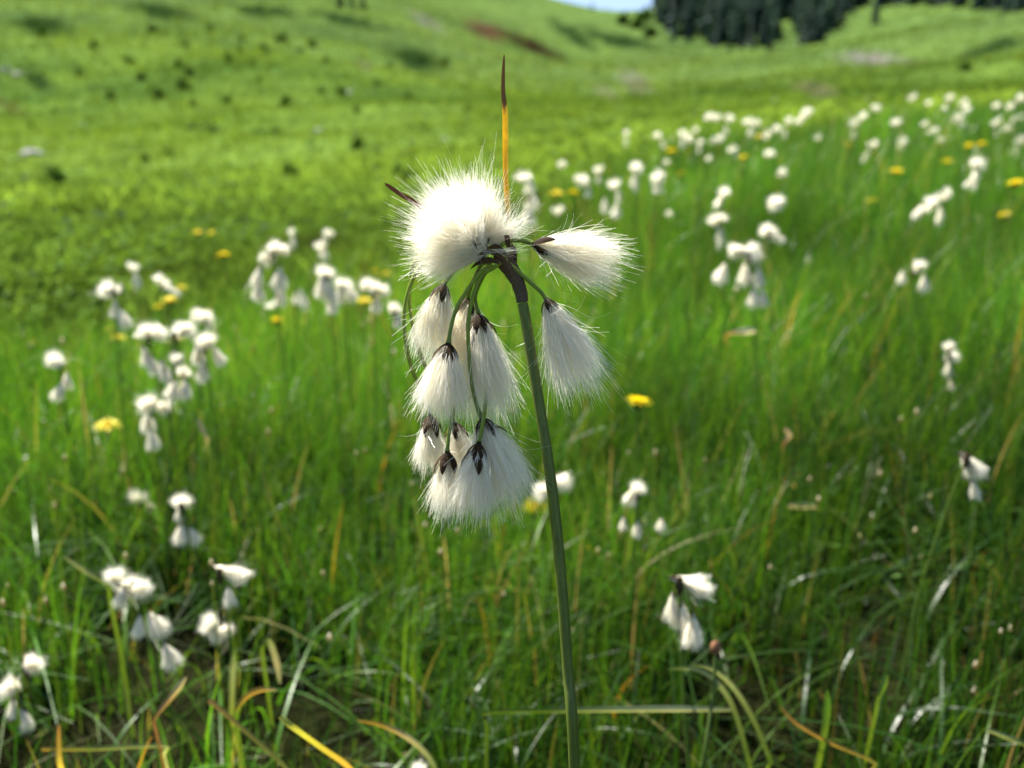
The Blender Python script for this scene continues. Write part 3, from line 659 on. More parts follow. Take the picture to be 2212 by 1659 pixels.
PLANTS = [
 # left meadow
 (.95, [(236, 621, 44, 100), (226, 630, 30, 200), (247, 668, 40, H), (268, 690, 42, -70)], 'cotton grass with a bright cap and two dull hanging tufts, left of the arched row'),
 (1.5, [(286, 574, 26, 90), (294, 606, 34, H)], 'small cotton grass at left with one round tuft above one hanging tuft'),
 (1.25, [(341, 601, 30, 110), (360, 614, 30, 40), (376, 630, 28, -40)], 'cotton grass whose three bright tufts form an arch falling to the right, at the left'),
 (1.0, [(596, 531, 36, 80), (575, 560, 38, 200), (614, 540, 30, 10), (556, 600, 44, -100), (558, 632, 38, H), (604, 605, 50, -95), (606, 640, 44, H)], 'tall cotton grass at left centre spreading two long hanging legs of dull tufts'),
 (1.7, [(629, 501, 22, 90), (633, 522, 26, H)], 'little cotton grass just behind the two legged one, at its upper right'),
 (1.5, [(711, 501, 24, 90), (694, 527, 30, 100), (699, 549, 30, H)], 'slim cotton grass with three stacked small tufts left of the large sharp flower'),
 (1.0, [(701, 584, 38, 80), (695, 622, 46, H), (713, 632, 50, -85), (718, 660, 40, H)], 'cotton grass with a flat cap over three grey hanging tufts, left of the sharp flower'),
 (1.1, [(744, 612, 36, 60), (757, 634, 38, -60), (733, 640, 38, H)], 'cotton grass drooping to the right between the flat capped plant and the sharp flower'),
 (1.05, [(790, 613, 36, 120), (812, 619, 36, 60), (832, 630, 30, 0), (814, 658, 36, H)], 'cotton grass with a row of three bright tufts above a yellow flower'),
 (1.3, [(653, 648, 40, -80), (638, 645, 26, H)], 'dull grey single hanging cotton grass tuft at left centre'),
 (1.8, [(582, 656, 22, 90)], 'single small bright cotton grass ball under the two legged plant'),
 (1.0, [(853, 664, 34, 60), (860, 690, 40, H)], 'cotton grass half hidden behind the left edge of the sharp flower'),
 (1.05, [(425, 680, 36, 170), (447, 686, 40, 20), (452, 700, 26, -60)], 'cotton grass with a wide flat bright head behind the thick left cluster'),
 (.82, [(310, 713, 44, 140), (345, 720, 44, 20), (316, 772, 48, -75), (330, 790, 44, -70)], 'cotton grass with two bright and two slanting tufts, left half of the thick left cluster'),
 (.80, [(388, 710, 46, 160), (412, 714, 40, 20), (382, 773, 34, 90), (399, 802, 34, 60), (355, 802, 50, -70), (368, 822, 48, -60), (399, 842, 46, H), (374, 845, 44, -100)], 'full cotton grass in the middle of the thick left cluster with many hanging tufts'),
 (.84, [(442, 732, 48, 100), (427, 766, 50, H), (471, 770, 44, -65), (437, 803, 50, H)], 'cotton grass on the right side of the thick left cluster'),
 (.95, [(113, 775, 42, 140), (126, 785, 30, -20), (144, 824, 38, H), (127, 848, 40, -110)], 'cotton grass near the left edge with two round tufts below a bright one'),
 (.85, [(315, 871, 48, 170), (357, 881, 40, -10), (319, 914, 44, H), (329, 950, 46, -80)], 'cotton grass with two side by side bright tufts and a narrow pair hanging below'),
 (1.6, [(475, 850, 22, 90), (497, 853, 18, -20)], 'tiny pair of cotton grass tufts right of the thick left cluster'),
 (.9, [(296, 1069, 36, 90), (322, 1093, 34, -50)], 'dull cotton grass at lower left, left of the white capped one'),
 (.75, [(390, 1080, 46, 80), (388, 1110, 36, H), (390, 1155, 46, H), (418, 1158, 42, -70)], 'cotton grass at lower left with a white cap and dull tufts far below it'),
 (.58, [(247, 1240, 52, 110), (285, 1262, 56, 60), (308, 1274, 50, 10), (264, 1290, 46, -110), (301, 1354, 50, H), (338, 1348, 62, -55), (366, 1417, 60, -70)], 'large blurred cotton grass at lower left with a long chain of single drooping tufts', .03),
 (.60, [(500, 1238, 76, -20), (495, 1290, 46, -80)], 'cotton grass at lower left with one bright tuft fanning right and one bluish tuft below'),
 (.62, [(448, 1343, 44, 150), (463, 1364, 58, -55), (492, 1362, 36, 0)], 'cotton grass low at left blown to the right, beneath the fanned one'),
 (.60, [(17, 1484, 52, 170), (28, 1532, 46, H), (55, 1557, 50, -75)], 'cotton grass cut by the left edge near the bottom'),
 (.62, [(76, 1434, 44, 20)], 'single flattened cotton grass tuft on a curved stalk near the bottom left corner'),
 (.55, [(905, 1655, 36, 90)], 'cotton grass tuft just peeping over the bottom edge'),
 # middle, behind the sharp flower
 (.8, [(1205, 1043, 56, 0), (1168, 1062, 50, 190)], 'cotton grass right behind the sharp flower, hidden by its stem'),
 (.7, [(1381, 1053, 40, 60), (1364, 1072, 46, -110), (1346, 1132, 30, H), (1376, 1144, 38, H), (1428, 1134, 30, H)], 'cotton grass at lower right centre with one white ball and three faint tufts below'),
 (.50, [(1496, 1262, 92, -18), (1452, 1315, 66, H), (1476, 1335, 72, -80), (1497, 1365, 76, H)], 'large blurred cotton grass at lower right with a brilliant fan over cream hanging tufts', .02),
 (.9, [(1861, 1171, 24, 90), (1860, 1198, 22, 90), (1895, 1209, 34, 20)], 'cotton grass at right with three small separate white balls and a bent dry leaf'),
 (.62, [(2098, 1007, 68, -50), (2104, 1058, 44, -75)], 'cotton grass at the right with a single bright tuft slanting to the right'),
 (1.0, [(2048, 745, 26, 90), (2058, 771, 34, 30), (2048, 797, 34, H), (2054, 833, 26, H)], 'narrow cotton grass at right with four tufts in a column'),
 (1.1, [(1986, 572, 34, 80), (1948, 600, 28, H), (1996, 612, 40, H)], 'cotton grass at right with one bright ball above two dull tufts'),
 (1.9, [(2042, 612, 18, 90)], 'tiny cotton grass tuft right of the one with a bright ball and two dull tufts'),
 (1.8, [(1747, 559, 26, H)], 'narrow upright white cotton grass tuft in the right meadow near a yellow flower'),
 (1.5, [(1880, 678, 20, H)], 'very small dull cotton grass tuft alone in the right meadow'),
 (1.4, [(1916, 797, 30, H)], 'thin vertical cotton grass tuft alone in the dark grass at right'),
 (1.6, [(2204, 886, 30, 0)], 'cotton grass tuft cut by the right edge halfway down'),
 (1.0, [(1601, 543, 56, 170), (1630, 549, 44, 0), (1609, 595, 48, H), (1638, 600, 48, H), (1627, 645, 40, H), (1648, 645, 38, H), (1558, 592, 46, -110)], 'full cotton grass in the right meadow, tiers of cream hanging tufts under a wide cap'),
 (1.15, [(1651, 496, 34, 140), (1668, 502, 34, 30), (1682, 515, 30, -50)], 'arched cotton grass just above the tiered one in the right meadow'),
 (1.25, [(1668, 437, 36, 150), (1685, 445, 34, -20)], 'single curved cotton grass tuft above the arched one in the right meadow'),
 (1.3, [(1566, 413, 34, 70), (1556, 434, 36, -120)], 'cotton grass with two tufts leaning left, upper middle of the right meadow'),
 (1.25, [(1541, 473, 36, 110), (1561, 466, 26, 60), (1555, 510, 40, H)], 'cotton grass below the leaning pair with a ragged hanging tuft'),
 (1.9, [(1446, 461, 20, 90)], 'small single cotton grass ball between the sharp flower and the right meadow clusters'),
 (1.6, [(1326, 396, 32, 90), (1336, 424, 28, H), (1306, 445, 32, H), (1331, 458, 34, H)], 'cotton grass right of the orange bract with a bright ball and pale tufts under it'),
 (1.6, [(1372, 358, 34, 100), (1384, 364, 24, 0), (1371, 392, 36, H)], 'cotton grass with a bright double cap right of the one with a bright ball'),
 (1.55, [(1416, 378, 34, 150), (1430, 384, 26, 0), (1421, 406, 32, H)], 'cotton grass with a flat wide cap, right of the double capped one'),
 (2.1, [(1293, 364, 24, 90), (1294, 386, 22, H)], 'small round cotton grass ball left of the double capped one'),
 (1.8, [(1252, 384, 28, 110), (1264, 394, 26, -30), (1272, 415, 26, H)], 'cotton grass with a drooping line of tufts near the orange bract'),
 (2.1, [(1213, 353, 24, 90)], 'single round cotton grass ball nearest to the right of the orange bract'),
 (1.3, [(1128, 376, 34, 90), (1146, 402, 40, H), (1150, 436, 48, H), (1140, 470, 46, H)], 'cotton grass directly behind the orange bract with a column of pale tufts'),
 (1.9, [(1206, 452, 26, 90)], 'dull cotton grass ball just over the right hand tuft of the sharp flower'),
 # far right meadow
 (2.6, [(1353, 286, 18, 90), (1353, 305, 20, H)], 'first faint cotton grass at the left end of the back row, standing alone'),
 (2.5, [(1421, 290, 20, 90), (1432, 311, 20, H)], 'second cotton grass of the back row from the left, a ball over a dull tuft'),
 (2.4, [(1475, 286, 22, 90), (1490, 300, 24, 0), (1474, 308, 24, H)], 'dense little cotton grass in the left part of the back row'),
 (2.7, [(1503, 279, 18, 90)], 'single cotton grass ball right of the dense little one in the back row'),
 (2.8, [(1529, 249, 22, 110), (1547, 253, 22, 60)], 'cotton grass pair standing highest in the left half of the back row'),
 (2.8, [(1574, 254, 24, 90), (1569, 281, 22, H)], 'cotton grass ball right beside the highest pair of the back row'),
 (2.5, [(1553, 298, 24, 60), (1540, 303, 18, H)], 'cotton grass ball directly below the highest pair of the back row'),
 (2.6, [(1614, 261, 24, 110), (1633, 264, 22, 70), (1623, 284, 24, H)], 'twin headed cotton grass over an orange flower in the back row'),
 (2.6, [(1657, 290, 24, 100), (1677, 275, 22, 60)], 'cotton grass with two tufts stepping up to the right in the back row'),
 (2.8, [(1703, 259, 22, 90), (1696, 288, 20, H)], 'cotton grass ball with a faint tuft below, left of the stair of three'),
 (2.9, [(1727, 258, 22, 110), (1737, 247, 22, 80), (1745, 236, 22, 70)], 'cotton grass with tufts in a steep stair in the middle of the back row'),
 (2.3, [(1582, 319, 22, 110), (1587, 333, 22, -60)], 'cotton grass with two touching tufts under the twin headed one'),
 (2.1, [(1663, 328, 26, 90)], 'single clear cotton grass ball in the middle of the right meadow'),
 (1.9, [(1688, 371, 24, 90)], 'dull cotton grass ball below the single clear one'),
 (2.2, [(1531, 341, 18, 90)], 'faint cotton grass ball left of the two touching tufts'),
 (2.2, [(1439, 349, 18, 90)], 'faint cotton grass ball just above the flat capped one'),
 (2.5, [(1513, 304, 18, 90), (1511, 322, 20, H)], 'slender faint cotton grass beside the dense little one'),
 (2.8, [(1845, 261, 24, 120), (1866, 249, 26, 60), (1845, 291, 22, H)], 'cotton grass with two bright tufts above a faint one, right of the back row gap'),
 (3.1, [(1891, 231, 22, 90)], 'cotton grass ball standing highest right of the gap in the back row'),
 (2.8, [(1934, 260, 24, 90)], 'lone cotton grass ball in the open between two clumps of the back row'),
 (3.3, [(1971, 209, 20, 90)], 'lone cotton grass ball standing out over the skyline of the right meadow'),
 (3.2, [(2006, 221, 16, 90)], 'faint cotton grass ball just right of the lone one on the meadow skyline'),
 (3.2, [(2051, 210, 22, 90), (2043, 233, 18, H)], 'cotton grass over the thick right clump, upper left of it'),
 (3.0, [(2083, 220, 22, 90), (2089, 240, 22, 0)], 'cotton grass at the top of the thick right clump'),
 (2.8, [(2069, 249, 26, 110), (2076, 268, 26, -60)], 'cotton grass in the heart of the thick right clump'),
 (2.6, [(2013, 280, 24, 90), (1996, 266, 16, 120)], 'cotton grass ball low left of the thick right clump'),
 (2.3, [(1887, 309, 28, 90), (1874, 334, 34, -110), (1866, 345, 24, H)], 'cotton grass leaning to the lower left under the gap of the back row'),
 (2.4, [(1951, 303, 26, 100), (1943, 312, 24, 180)], 'dull double cotton grass between the leaning one and the thick right clump'),
 (2.5, [(2031, 301, 18, 90)], 'faint cotton grass ball below the thick right clump'),
 (1.7, [(2116, 349, 36, 30), (2110, 376, 30, H), (2100, 396, 38, -110)], 'cotton grass with a bright cap above dull tufts near the right edge'),
 (1.45, [(2041, 418, 32, 90), (2004, 436, 40, 150), (1985, 458, 36, -120), (2031, 466, 36, H)], 'wide cotton grass with a ball at its upper right and dull tufts at its left'),
 (3.0, [(2153, 226, 20, 90)], 'cotton grass ball between the thick right clump and the right edge, upper one'),
 (3.0, [(2183, 228, 22, 90)], 'cotton grass ball next to last on the meadow skyline'),
 (3.1, [(2206, 210, 24, 90)], 'cotton grass ball cut by the right edge, highest there'),
 (2.7, [(2151, 262, 24, 110), (2179, 273, 26, 60), (2152, 288, 22, H)], 'cotton grass with two bright balls side by side close to the right edge'),
 (2.3, [(2206, 300, 30, 90), (2198, 326, 32, H)], 'cotton grass cut by the right edge with a pale hanging tuft'),
 (2.6, [(1766, 296, 20, 90)], 'faint cotton grass tuft in the gap of the back row'),
 (2.4, [(2111, 321, 20, 90)], 'faint cotton grass ball above the bright capped one near the right edge'),
 (2.9, [(2204, 252, 24, 90), (2190, 258, 20, 120)], 'cotton grass at the right edge just under the highest ball there'),
]
for p in PLANTS: plant(*p)

# ------------------------------------------------------------------ yellow flowers
def yellow_head(seed):
    rs = np.random.default_rng(seed); mb = MB()
    for ring, (n, L, el) in enumerate(((17, 1.0, .05), (15, .86, .35), (11, .6, .75))):
        for i in range(n):
            a = (i+rs.uniform(-.3, .3))*2*math.pi/n; e = el+rs.uniform(-.15, .15); l = L*rs.uniform(.85, 1.1)
            d = np.array([math.cos(a)*math.cos(e), math.sin(a)*math.cos(e), math.sin(e)]); s = np.array([-math.sin(a), math.cos(a), 0])*l*.12
            P = [d*.12*l, d*.12*l, d*l*.7+s*1.1, d*l*.7-s*1.1, d*l+s*.7-np.array([0, 0, .05]), d*l-s*.7-np.array([0, 0, .05])]
            V = [P[0]+s*.5, P[0]-s*.5, P[3], P[2], P[5], P[4]]
            mb.add(V, [[0, 1, 2, 3], [3, 2, 4, 5]], np.array([.82, .70, .012])*rs.uniform(.85, 1.1))
    return mb.mesh('petals', M_PETAL)
YH = [yellow_head(i) for i in range(3)]
def cup_mesh():
    mb = MB(); V, Q = tube(np.array([[0, 0, -.5], [0, 0, -.42], [0, 0, -.15], [0, 0, .02]]), np.array([.1, .26, .32, .28]), 9)
    mb.add(V, Q, (.05, .09, .02)); return mb.mesh('cup', M_STEM)
def centre_mesh():
    mb = MB(); V, Q = tube(np.array([[0, 0, .0], [0, 0, .1], [0, 0, .2], [0, 0, .24]]), np.array([.3, .32, .2, .02]), 9)
    mb.add(V, Q, (.62, .33, .01)); return mb.mesh('centre', M_PETAL)
ME_CUP, ME_CENTRE = cup_mesh(), centre_mesh()
YELLOW = [
 (1378, 869, 56, 'large yellow flower right of the sharp cotton grass, standing alone'),
 (232, 920, 48, 'large yellow flower at the left edge of the meadow below the white clusters'),
 (468, 1124, 42, 'yellow flower at lower left right of a white capped cotton grass'),
 (1157, 1096, 50, 'large yellow flower tucked behind the stem of the sharp cotton grass'),
 (598, 693, 31, 'yellow flower under the two legged cotton grass at left centre'),
 (335, 733, 26, 'yellow flower half hidden by the left half of the thick white cluster'),
 (382, 734, 33, 'yellow flower in the middle of the thick white cluster at left'),
 (256, 731, 32, 'deep yellow flower left of the thick white cluster, lower of two'),
 (234, 714, 22, 'deep yellow flower left of the thick white cluster, upper of two'),
 (365, 650, 34, 'deep yellow flower directly below the arched row of three tufts'),
 (342, 664, 22, 'small orange yellow flower at the lower left of the deep yellow one below the arch'),
 (393, 622, 20, 'small orange yellow flower right of the arched row of three tufts'),
 (201, 677, 18, 'small orange flower left of the dull hanging tufts at left'),
 (68, 739, 24, 'orange yellow flower near the left edge, upper right of a pair'),
 (53, 757, 20, 'orange yellow flower near the left edge, lower left of a pair'),
 (18, 794, 22, 'orange yellow flower hard by the left edge'),
 (319, 841, 20, 'small yellow flower above the side by side white tufts at left'),
 (427, 503, 24, 'yellow flower in the pasture edge at upper left, left of a pair'),
 (456, 504, 18, 'pale yellow flower in the pasture edge, right of a pair'),
 (483, 551, 28, 'yellow flower alone above the bare dark patch at left'),
 (788, 650, 28, 'yellow flower under the row of three bright tufts beside the sharp flower'),
 (808, 587, 18, 'small yellow flower above the row of three bright tufts, left of a pair'),
 (834, 592, 20, 'small yellow flower close left of the sharp flower, right of a pair'),
 (1783, 532, 24, 'yellow flower alone in the middle of the right meadow'),
 (1647, 519, 22, 'yellow flower against the cap of the tiered cotton grass at right'),
 (1657, 456, 20, 'orange yellow flower under the curved tuft in the right meadow'),
 (1471, 376, 18, 'small yellow flower right of the flat capped cotton grass'),
 (1551, 356, 16, 'small yellow flower in the middle of the right meadow under the touching tufts'),
 (1203, 418, 26, 'yellow flower right of the orange bract, left of a pair'),
 (1238, 416, 20, 'yellow flower right of the orange bract, right of a pair'),
 (1936, 370, 26, 'yellow flower alone in the upper right meadow below the dull double tufts'),
 (1883, 434, 24, 'yellow flower of a touching pair in the right meadow, left one'),
 (1906, 431, 20, 'yellow flower of a touching pair in the right meadow, right one'),
 (2046, 349, 24, 'yellow flower left of the bright capped cotton grass at right'),
 (2093, 316, 24, 'orange yellow flower over the bright capped cotton grass, left of two'),
 (2121, 312, 24, 'orange yellow flower over the bright capped cotton grass, right of two'),
 (2193, 396, 34, 'deep yellow flower by the right edge, upper one'),
 (2171, 464, 28, 'deep yellow flower by the right edge, lower one'),
 (1723, 361, 16, 'small dim yellow flower right of the dull ball in the right meadow'),
 (1641, 296, 16, 'small orange flower in the back row below the twin headed cotton grass'),
 (1606, 341, 22, 'pale orange flower right of the two touching tufts'),
 (1833, 313, 18, 'orange flower left of the leaning cotton grass in the right meadow'),
 (1451, 326, 20, 'orange flower in the back row below its second cotton grass'),
]
for i, (x, y, wd, lab) in enumerate(YELLOW):
    rs = np.random.default_rng(900+i)
    dist = min(48.6/wd, 3.0); C_ = pt(x, y, dist); R = 1.18*wd/F*dist/2
    foot = np.array([C_[0]+rs.uniform(-.02, .02), C_[1]+rs.uniform(-.01, .02), 0]); foot[2] = terr1(foot[0], foot[1])
    root = empty('yellow_flower', foot); tag(root, lab, 'flower', 'yellow flowers scattered through the meadow')
    link('stem', stem_tube([foot-np.array([0, 0, .01]), (foot+C_)/2+np.array([rs.uniform(-.01, .01), 0, 0]), C_-np.array([0, 0, R*.45])], .0013, .0011, (.08, .13, .025), 7, 5, off=foot), root)
    Rm = Matrix.Rotation(rs.uniform(-.25, .25), 3, 'X') @ Matrix.Rotation(rs.uniform(-.25, .25), 3, 'Y') @ Matrix.Rotation(rs.uniform(0, 6), 3, 'Z')
    M = (Rm @ Matrix.Diagonal((R, R, R))).to_4x4(); M.translation = Vector(C_)-Vector(foot)
    for nm, me in (('petals', YH[i % 3]), ('cup', ME_CUP), ('centre', ME_CENTRE)):
        o = link('flower_head' if nm == 'petals' else 'flower_'+nm, me, root); o.matrix_local = M

# ------------------------------------------------------------------ single blades and stalks that stand out in front
def big_blade(pts, widths, cols, label, name='grass_blade', rooted=True, dry='grass blade', mat=None, side=None, fold=.2, thin=False):
    """pts (x, y, depth): the visible run of the blade"""
    P = [pt(*p) for p in pts]
    cs = [np.array(c) for c in cols]; ws = [wv/F*pts[min(i, len(pts)-1)][2] for i, wv in enumerate(widths)]
    base = P[-1]
    if rooted:
        g = np.array([base[0]+.01*(P[-1][0]-P[0][0]), base[1]+.012, 0]); g[2] = terr1(g[0], g[1])-.004
        if base[2]-g[2] > .01: P += [base*.9+g*.1, (base+g)/2+np.array([0, .003, 0]), g]; cs += [np.array([.06, .12, .015])]*3 if thin else [cs[-1]*.9, cs[-1]*.8, cs[-1]*.7]; ws += [.0011]*3 if thin else [ws[-1]]*3
    n = 8*len(P); Pp = spline(P, n); k = np.linspace(0, len(P)-1, n); kk = np.arange(len(P))
    W = np.interp(k, kk, ws); C_ = np.stack([np.interp(k, kk, [c[j] for c in cs]) for j in range(3)], -1)
    V, Q = blade_strip(Pp, W, side if side is not None else np.cross(Pp[-1]-Pp[0], FWD)+UP*1e-6, fold)
    off = Pp[-1]
    mb = MB(); mb.add(V, Q, np.repeat(C_, 3, 0))
    o = link(name, mb.mesh(name, mat or M_GRASS, off=off), None, off)
    tag(o, label, dry, 'single blades standing out in front', 'thing'); return o
GRN = (.09, .16, .02); LIM = (.33, .36, .07); STR = (.48, .42, .26); ORG = (.46, .29, .06); BRN = (.16, .09, .045); PAL_ = (.30, .36, .17)
big_blade([(605, 1548, .42), (640, 1576, .42), (690, 1612, .43), (755, 1660, .44)], [9, 15, 15, 14], [LIM, LIM, (.34, .33, .05), ORG], 'thick yellow green blade leaning down to the right at bottom left of centre')
big_blade([(1590, 1533, .52), (1470, 1531, .51), (1320, 1532, .50), (1180, 1535, .50), (1050, 1540, .51)], [5, 12, 12, 10, 8], [PAL_, (.42, .46, .30), PAL_, GRN, GRN], 'long pale blade lying level across the bottom behind the main stem')
big_blade([(598, 1490, .5), (562, 1490, .5), (530, 1506, .5), (508, 1540, .5)], [3, 11, 11, 9], [STR, ORG, ORG, GRN], 'short orange blade arching over at the bottom left', dry='dry blade')
big_blade([(605, 1478, .55), (600, 1440, .55), (586, 1394, .55), (574, 1385, .55), (566, 1400, .55)], [4, 13, 13, 10, 9], [PAL_, STR, PAL_, GRN, GRN], 'whitish hooked blade hanging left of the orange arching one')  # the sunlit white of this blade is put into its colours
big_blade([(505, 1405, .55), (502, 1450, .55), (500, 1535, .55)], [5, 14, 12], [GRN, PAL_, (.2, .26, .05)], 'upright broad pale blade at lower left above the orange arch')
big_blade([(402, 1462, .5), (385, 1485, .5), (362, 1515, .5), (333, 1554, .5)], [3, 15, 10, 8], [STR, STR, (.4, .26, .13), BRN], 'dry white and brown blade slanting down left at lower left', dry='dry blade')
big_blade([(452, 1512, .47), (520, 1570, .47), (612, 1653, .47)], [12, 10, 10], [(.2, .13, .07), (.14, .14, .05), (.12, .15, .05)], 'brown green dead stalk leaning to the left at the bottom left', dry='stalk')
big_blade([(772, 1556, .5), (825, 1566, .5), (880, 1592, .5), (925, 1634, .5), (950, 1690, .5)], [3, 9, 13, 11, 10], [ORG, ORG, STR, PAL_, GRN], 'orange tipped blade with a white bend at the bottom centre')
big_blade([(1440, 1445, .5), (1500, 1446, .5), (1546, 1472, .5), (1584, 1530, .5), (1618, 1650, .5)], [2, 8, 11, 11, 10], [GRN, PAL_, PAL_, (.14, .2, .06), GRN], 'grey green blade bowing down to the right, left of a parallel pair')
big_blade([(1490, 1436, .53), (1535, 1444, .53), (1582, 1482, .53), (1626, 1552, .53), (1662, 1640, .53)], [2, 8, 10, 10, 9], [GRN, PAL_, PAL_, (.14, .2, .06), GRN], 'grey green blade bowing down to the right, right of a parallel pair')
big_blade([(1684, 1524, .5), (1720, 1562, .5), (1790, 1602, .5), (1885, 1645, .5)], [3, 8, 8, 7], [BRN, (.28, .17, .05), ORG, (.2, .2, .05)], 'thin brown and orange stalk slanting at the bottom right', dry='dry blade')
big_blade([(138, 1202, .62), (180, 1230, .62), (232, 1264, .62)], [3, 10, 9], [PAL_, PAL_, GRN], 'pale straight blade pointing at the large blurred cotton grass at lower left')
big_blade([(127, 1566, .5), (126, 1600, .5), (128, 1642, .5)], [4, 10, 13], [(.45, .22, .1), ORG, (.5, .4, .08)], 'short orange upright blade near the bottom left corner', dry='dry blade')
big_blade([(90, 1618, .51), (200, 1617, .51), (350, 1612, .51)], [7, 9, 7], [ORG, (.25, .3, .07), PAL_], 'level yellow green blade crossing the short orange one at the bottom left')
big_blade([(1786, 1490, .5), (1786, 1530, .5), (1781, 1580, .5)], [5, 18, 15], [(.1, .22, .02), (.1, .22, .02), GRN], 'broad fresh green upright leaf at the lower right')
big_blade([(1918, 1458, .52), (1908, 1480, .52), (1896, 1512, .52)], [4, 15, 9], [(.14, .26, .03), (.14, .26, .03), GRN], 'smaller fresh green leaf right of the broad one')
big_blade([(1965, 1280, .85), (1950, 1250, .85), (1930, 1225, .85), (1902, 1212, .85)], [3, 9, 9, 6], [STR, STR, STR, BRN], 'bent straw coloured leaf beside three small white balls at right', dry='dry blade', thin=True)
big_blade([(2130, 1575, .5), (2170, 1590, .5), (2225, 1615, .5)], [5, 10, 10], [PAL_, PAL_, GRN], 'pale blade running out at the bottom right corner')
big_blade([(1632, 714, .95), (1612, 715, .95), (1570, 724, .95)], [8, 15, 4], [(.6, .58, .5), (.6,.58,.5), (.4, .2, .05)], 'white tipped dry leaf lying level in the right meadow', dry='dry blade', thin=True)
big_blade([(1695, 925, .8), (1704, 940, .8), (1692, 960, .8)], [5, 13, 6], [(.5, .33, .24), (.5, .38, .28), BRN], 'small pinkish dry husk on the sedge at right', dry='dry blade', thin=True)
big_blade([(1700, 1092, .85), (1733, 1092, .85), (1766, 1095, .85)], [5, 14, 6], [STR, (.6, .58, .5), STR], 'small level white blade low in the right meadow', dry='dry blade', thin=True)
big_blade([(428, 905, .8), (436, 925, .8), (446, 945, .8)], [6, 13, 6], [STR, (.55, .45, .28), STR], 'small straw coloured husk at left below the white clusters', dry='dry blade', thin=True)
def brown_bud():
    P = [pt(1546, 1402, .5), pt(1540, 1500, .5), pt(1516, 1660, .5)]
    foot = np.array([P[-1][0]-.004, P[-1][1]+.02, 0]); foot[2] = terr1(foot[0], foot[1])
    root = empty('rush_stalk', foot); tag(root, 'thin green stalk with a small brown bud below the large blurred cotton grass', 'rush')
    link('stem', stem_tube(P+[foot], .0011, .0014, (.09, .14, .03), 14, 6, off=foot), root)
    V, Q = tube(P[0]+np.array([[0, 0, -.004], [0, 0, -.001], [0, 0, .003], [0, 0, .006]]), np.array([.001, .0032, .0034, .0006]), 8)
    mb = MB(); mb.add(V, Q, (.22, .11, .06)); link('bud', mb.mesh('bud', M_BARK, off=foot), root)
brown_bud()

# ------------------------------------------------------------------ shrubs and rocks on the slopes
def shrub_mesh(seed, n=260):
    rs = np.random.default_rng(seed)
    d = rs.normal(0, 1, (n, 3)); d[:, 2] = np.abs(d[:, 2]); d /= np.linalg.norm(d, axis=1, keepdims=True)
    P = d*(rs.uniform(.35, 1, (n, 1))**.6)*np.array([.55, .5, .9])*(1+.35*np.sin(d[:, :1]*5+seed))
    s = rs.uniform(.10, .24, (n, 1)); a = rs.normal(0, 1, (n, 3)); a /= np.linalg.norm(a, axis=1, keepdims=True)
    b = np.cross(a, rs.normal(0, 1, (n, 3))); b /= np.linalg.norm(b, axis=1, keepdims=True)
    V = np.stack([P-a*s, P+b*s*.5, P+a*s, P-b*s*.5], 1).reshape(-1, 3); Q = (np.arange(n)*4)[:, None]+np.arange(4)[None]
    C_ = np.repeat(np.array([.034, .078, .014])*rs.uniform(.5, 1.6, (n, 1)), 4, 0)
    return mesh_np('foliage', V, Q, M_SHRUB, C_)
SHR = [shrub_mesh(i) for i in range(4)]
def twig_mesh():
    mb = MB()
    for k in range(4):
        a = k*1.6; V, Q = tube(spline([[0, 0, -.1], [.06*math.cos(a), .06*math.sin(a), .25], [.2*math.cos(a), .2*math.sin(a), .6]], 5), [.03, .025, .02, .015, .008], 4)
        mb.add(V, Q, (.07, .05, .03))
    return mb.mesh('stem', M_BARK)
ME_TWIG = twig_mesh()
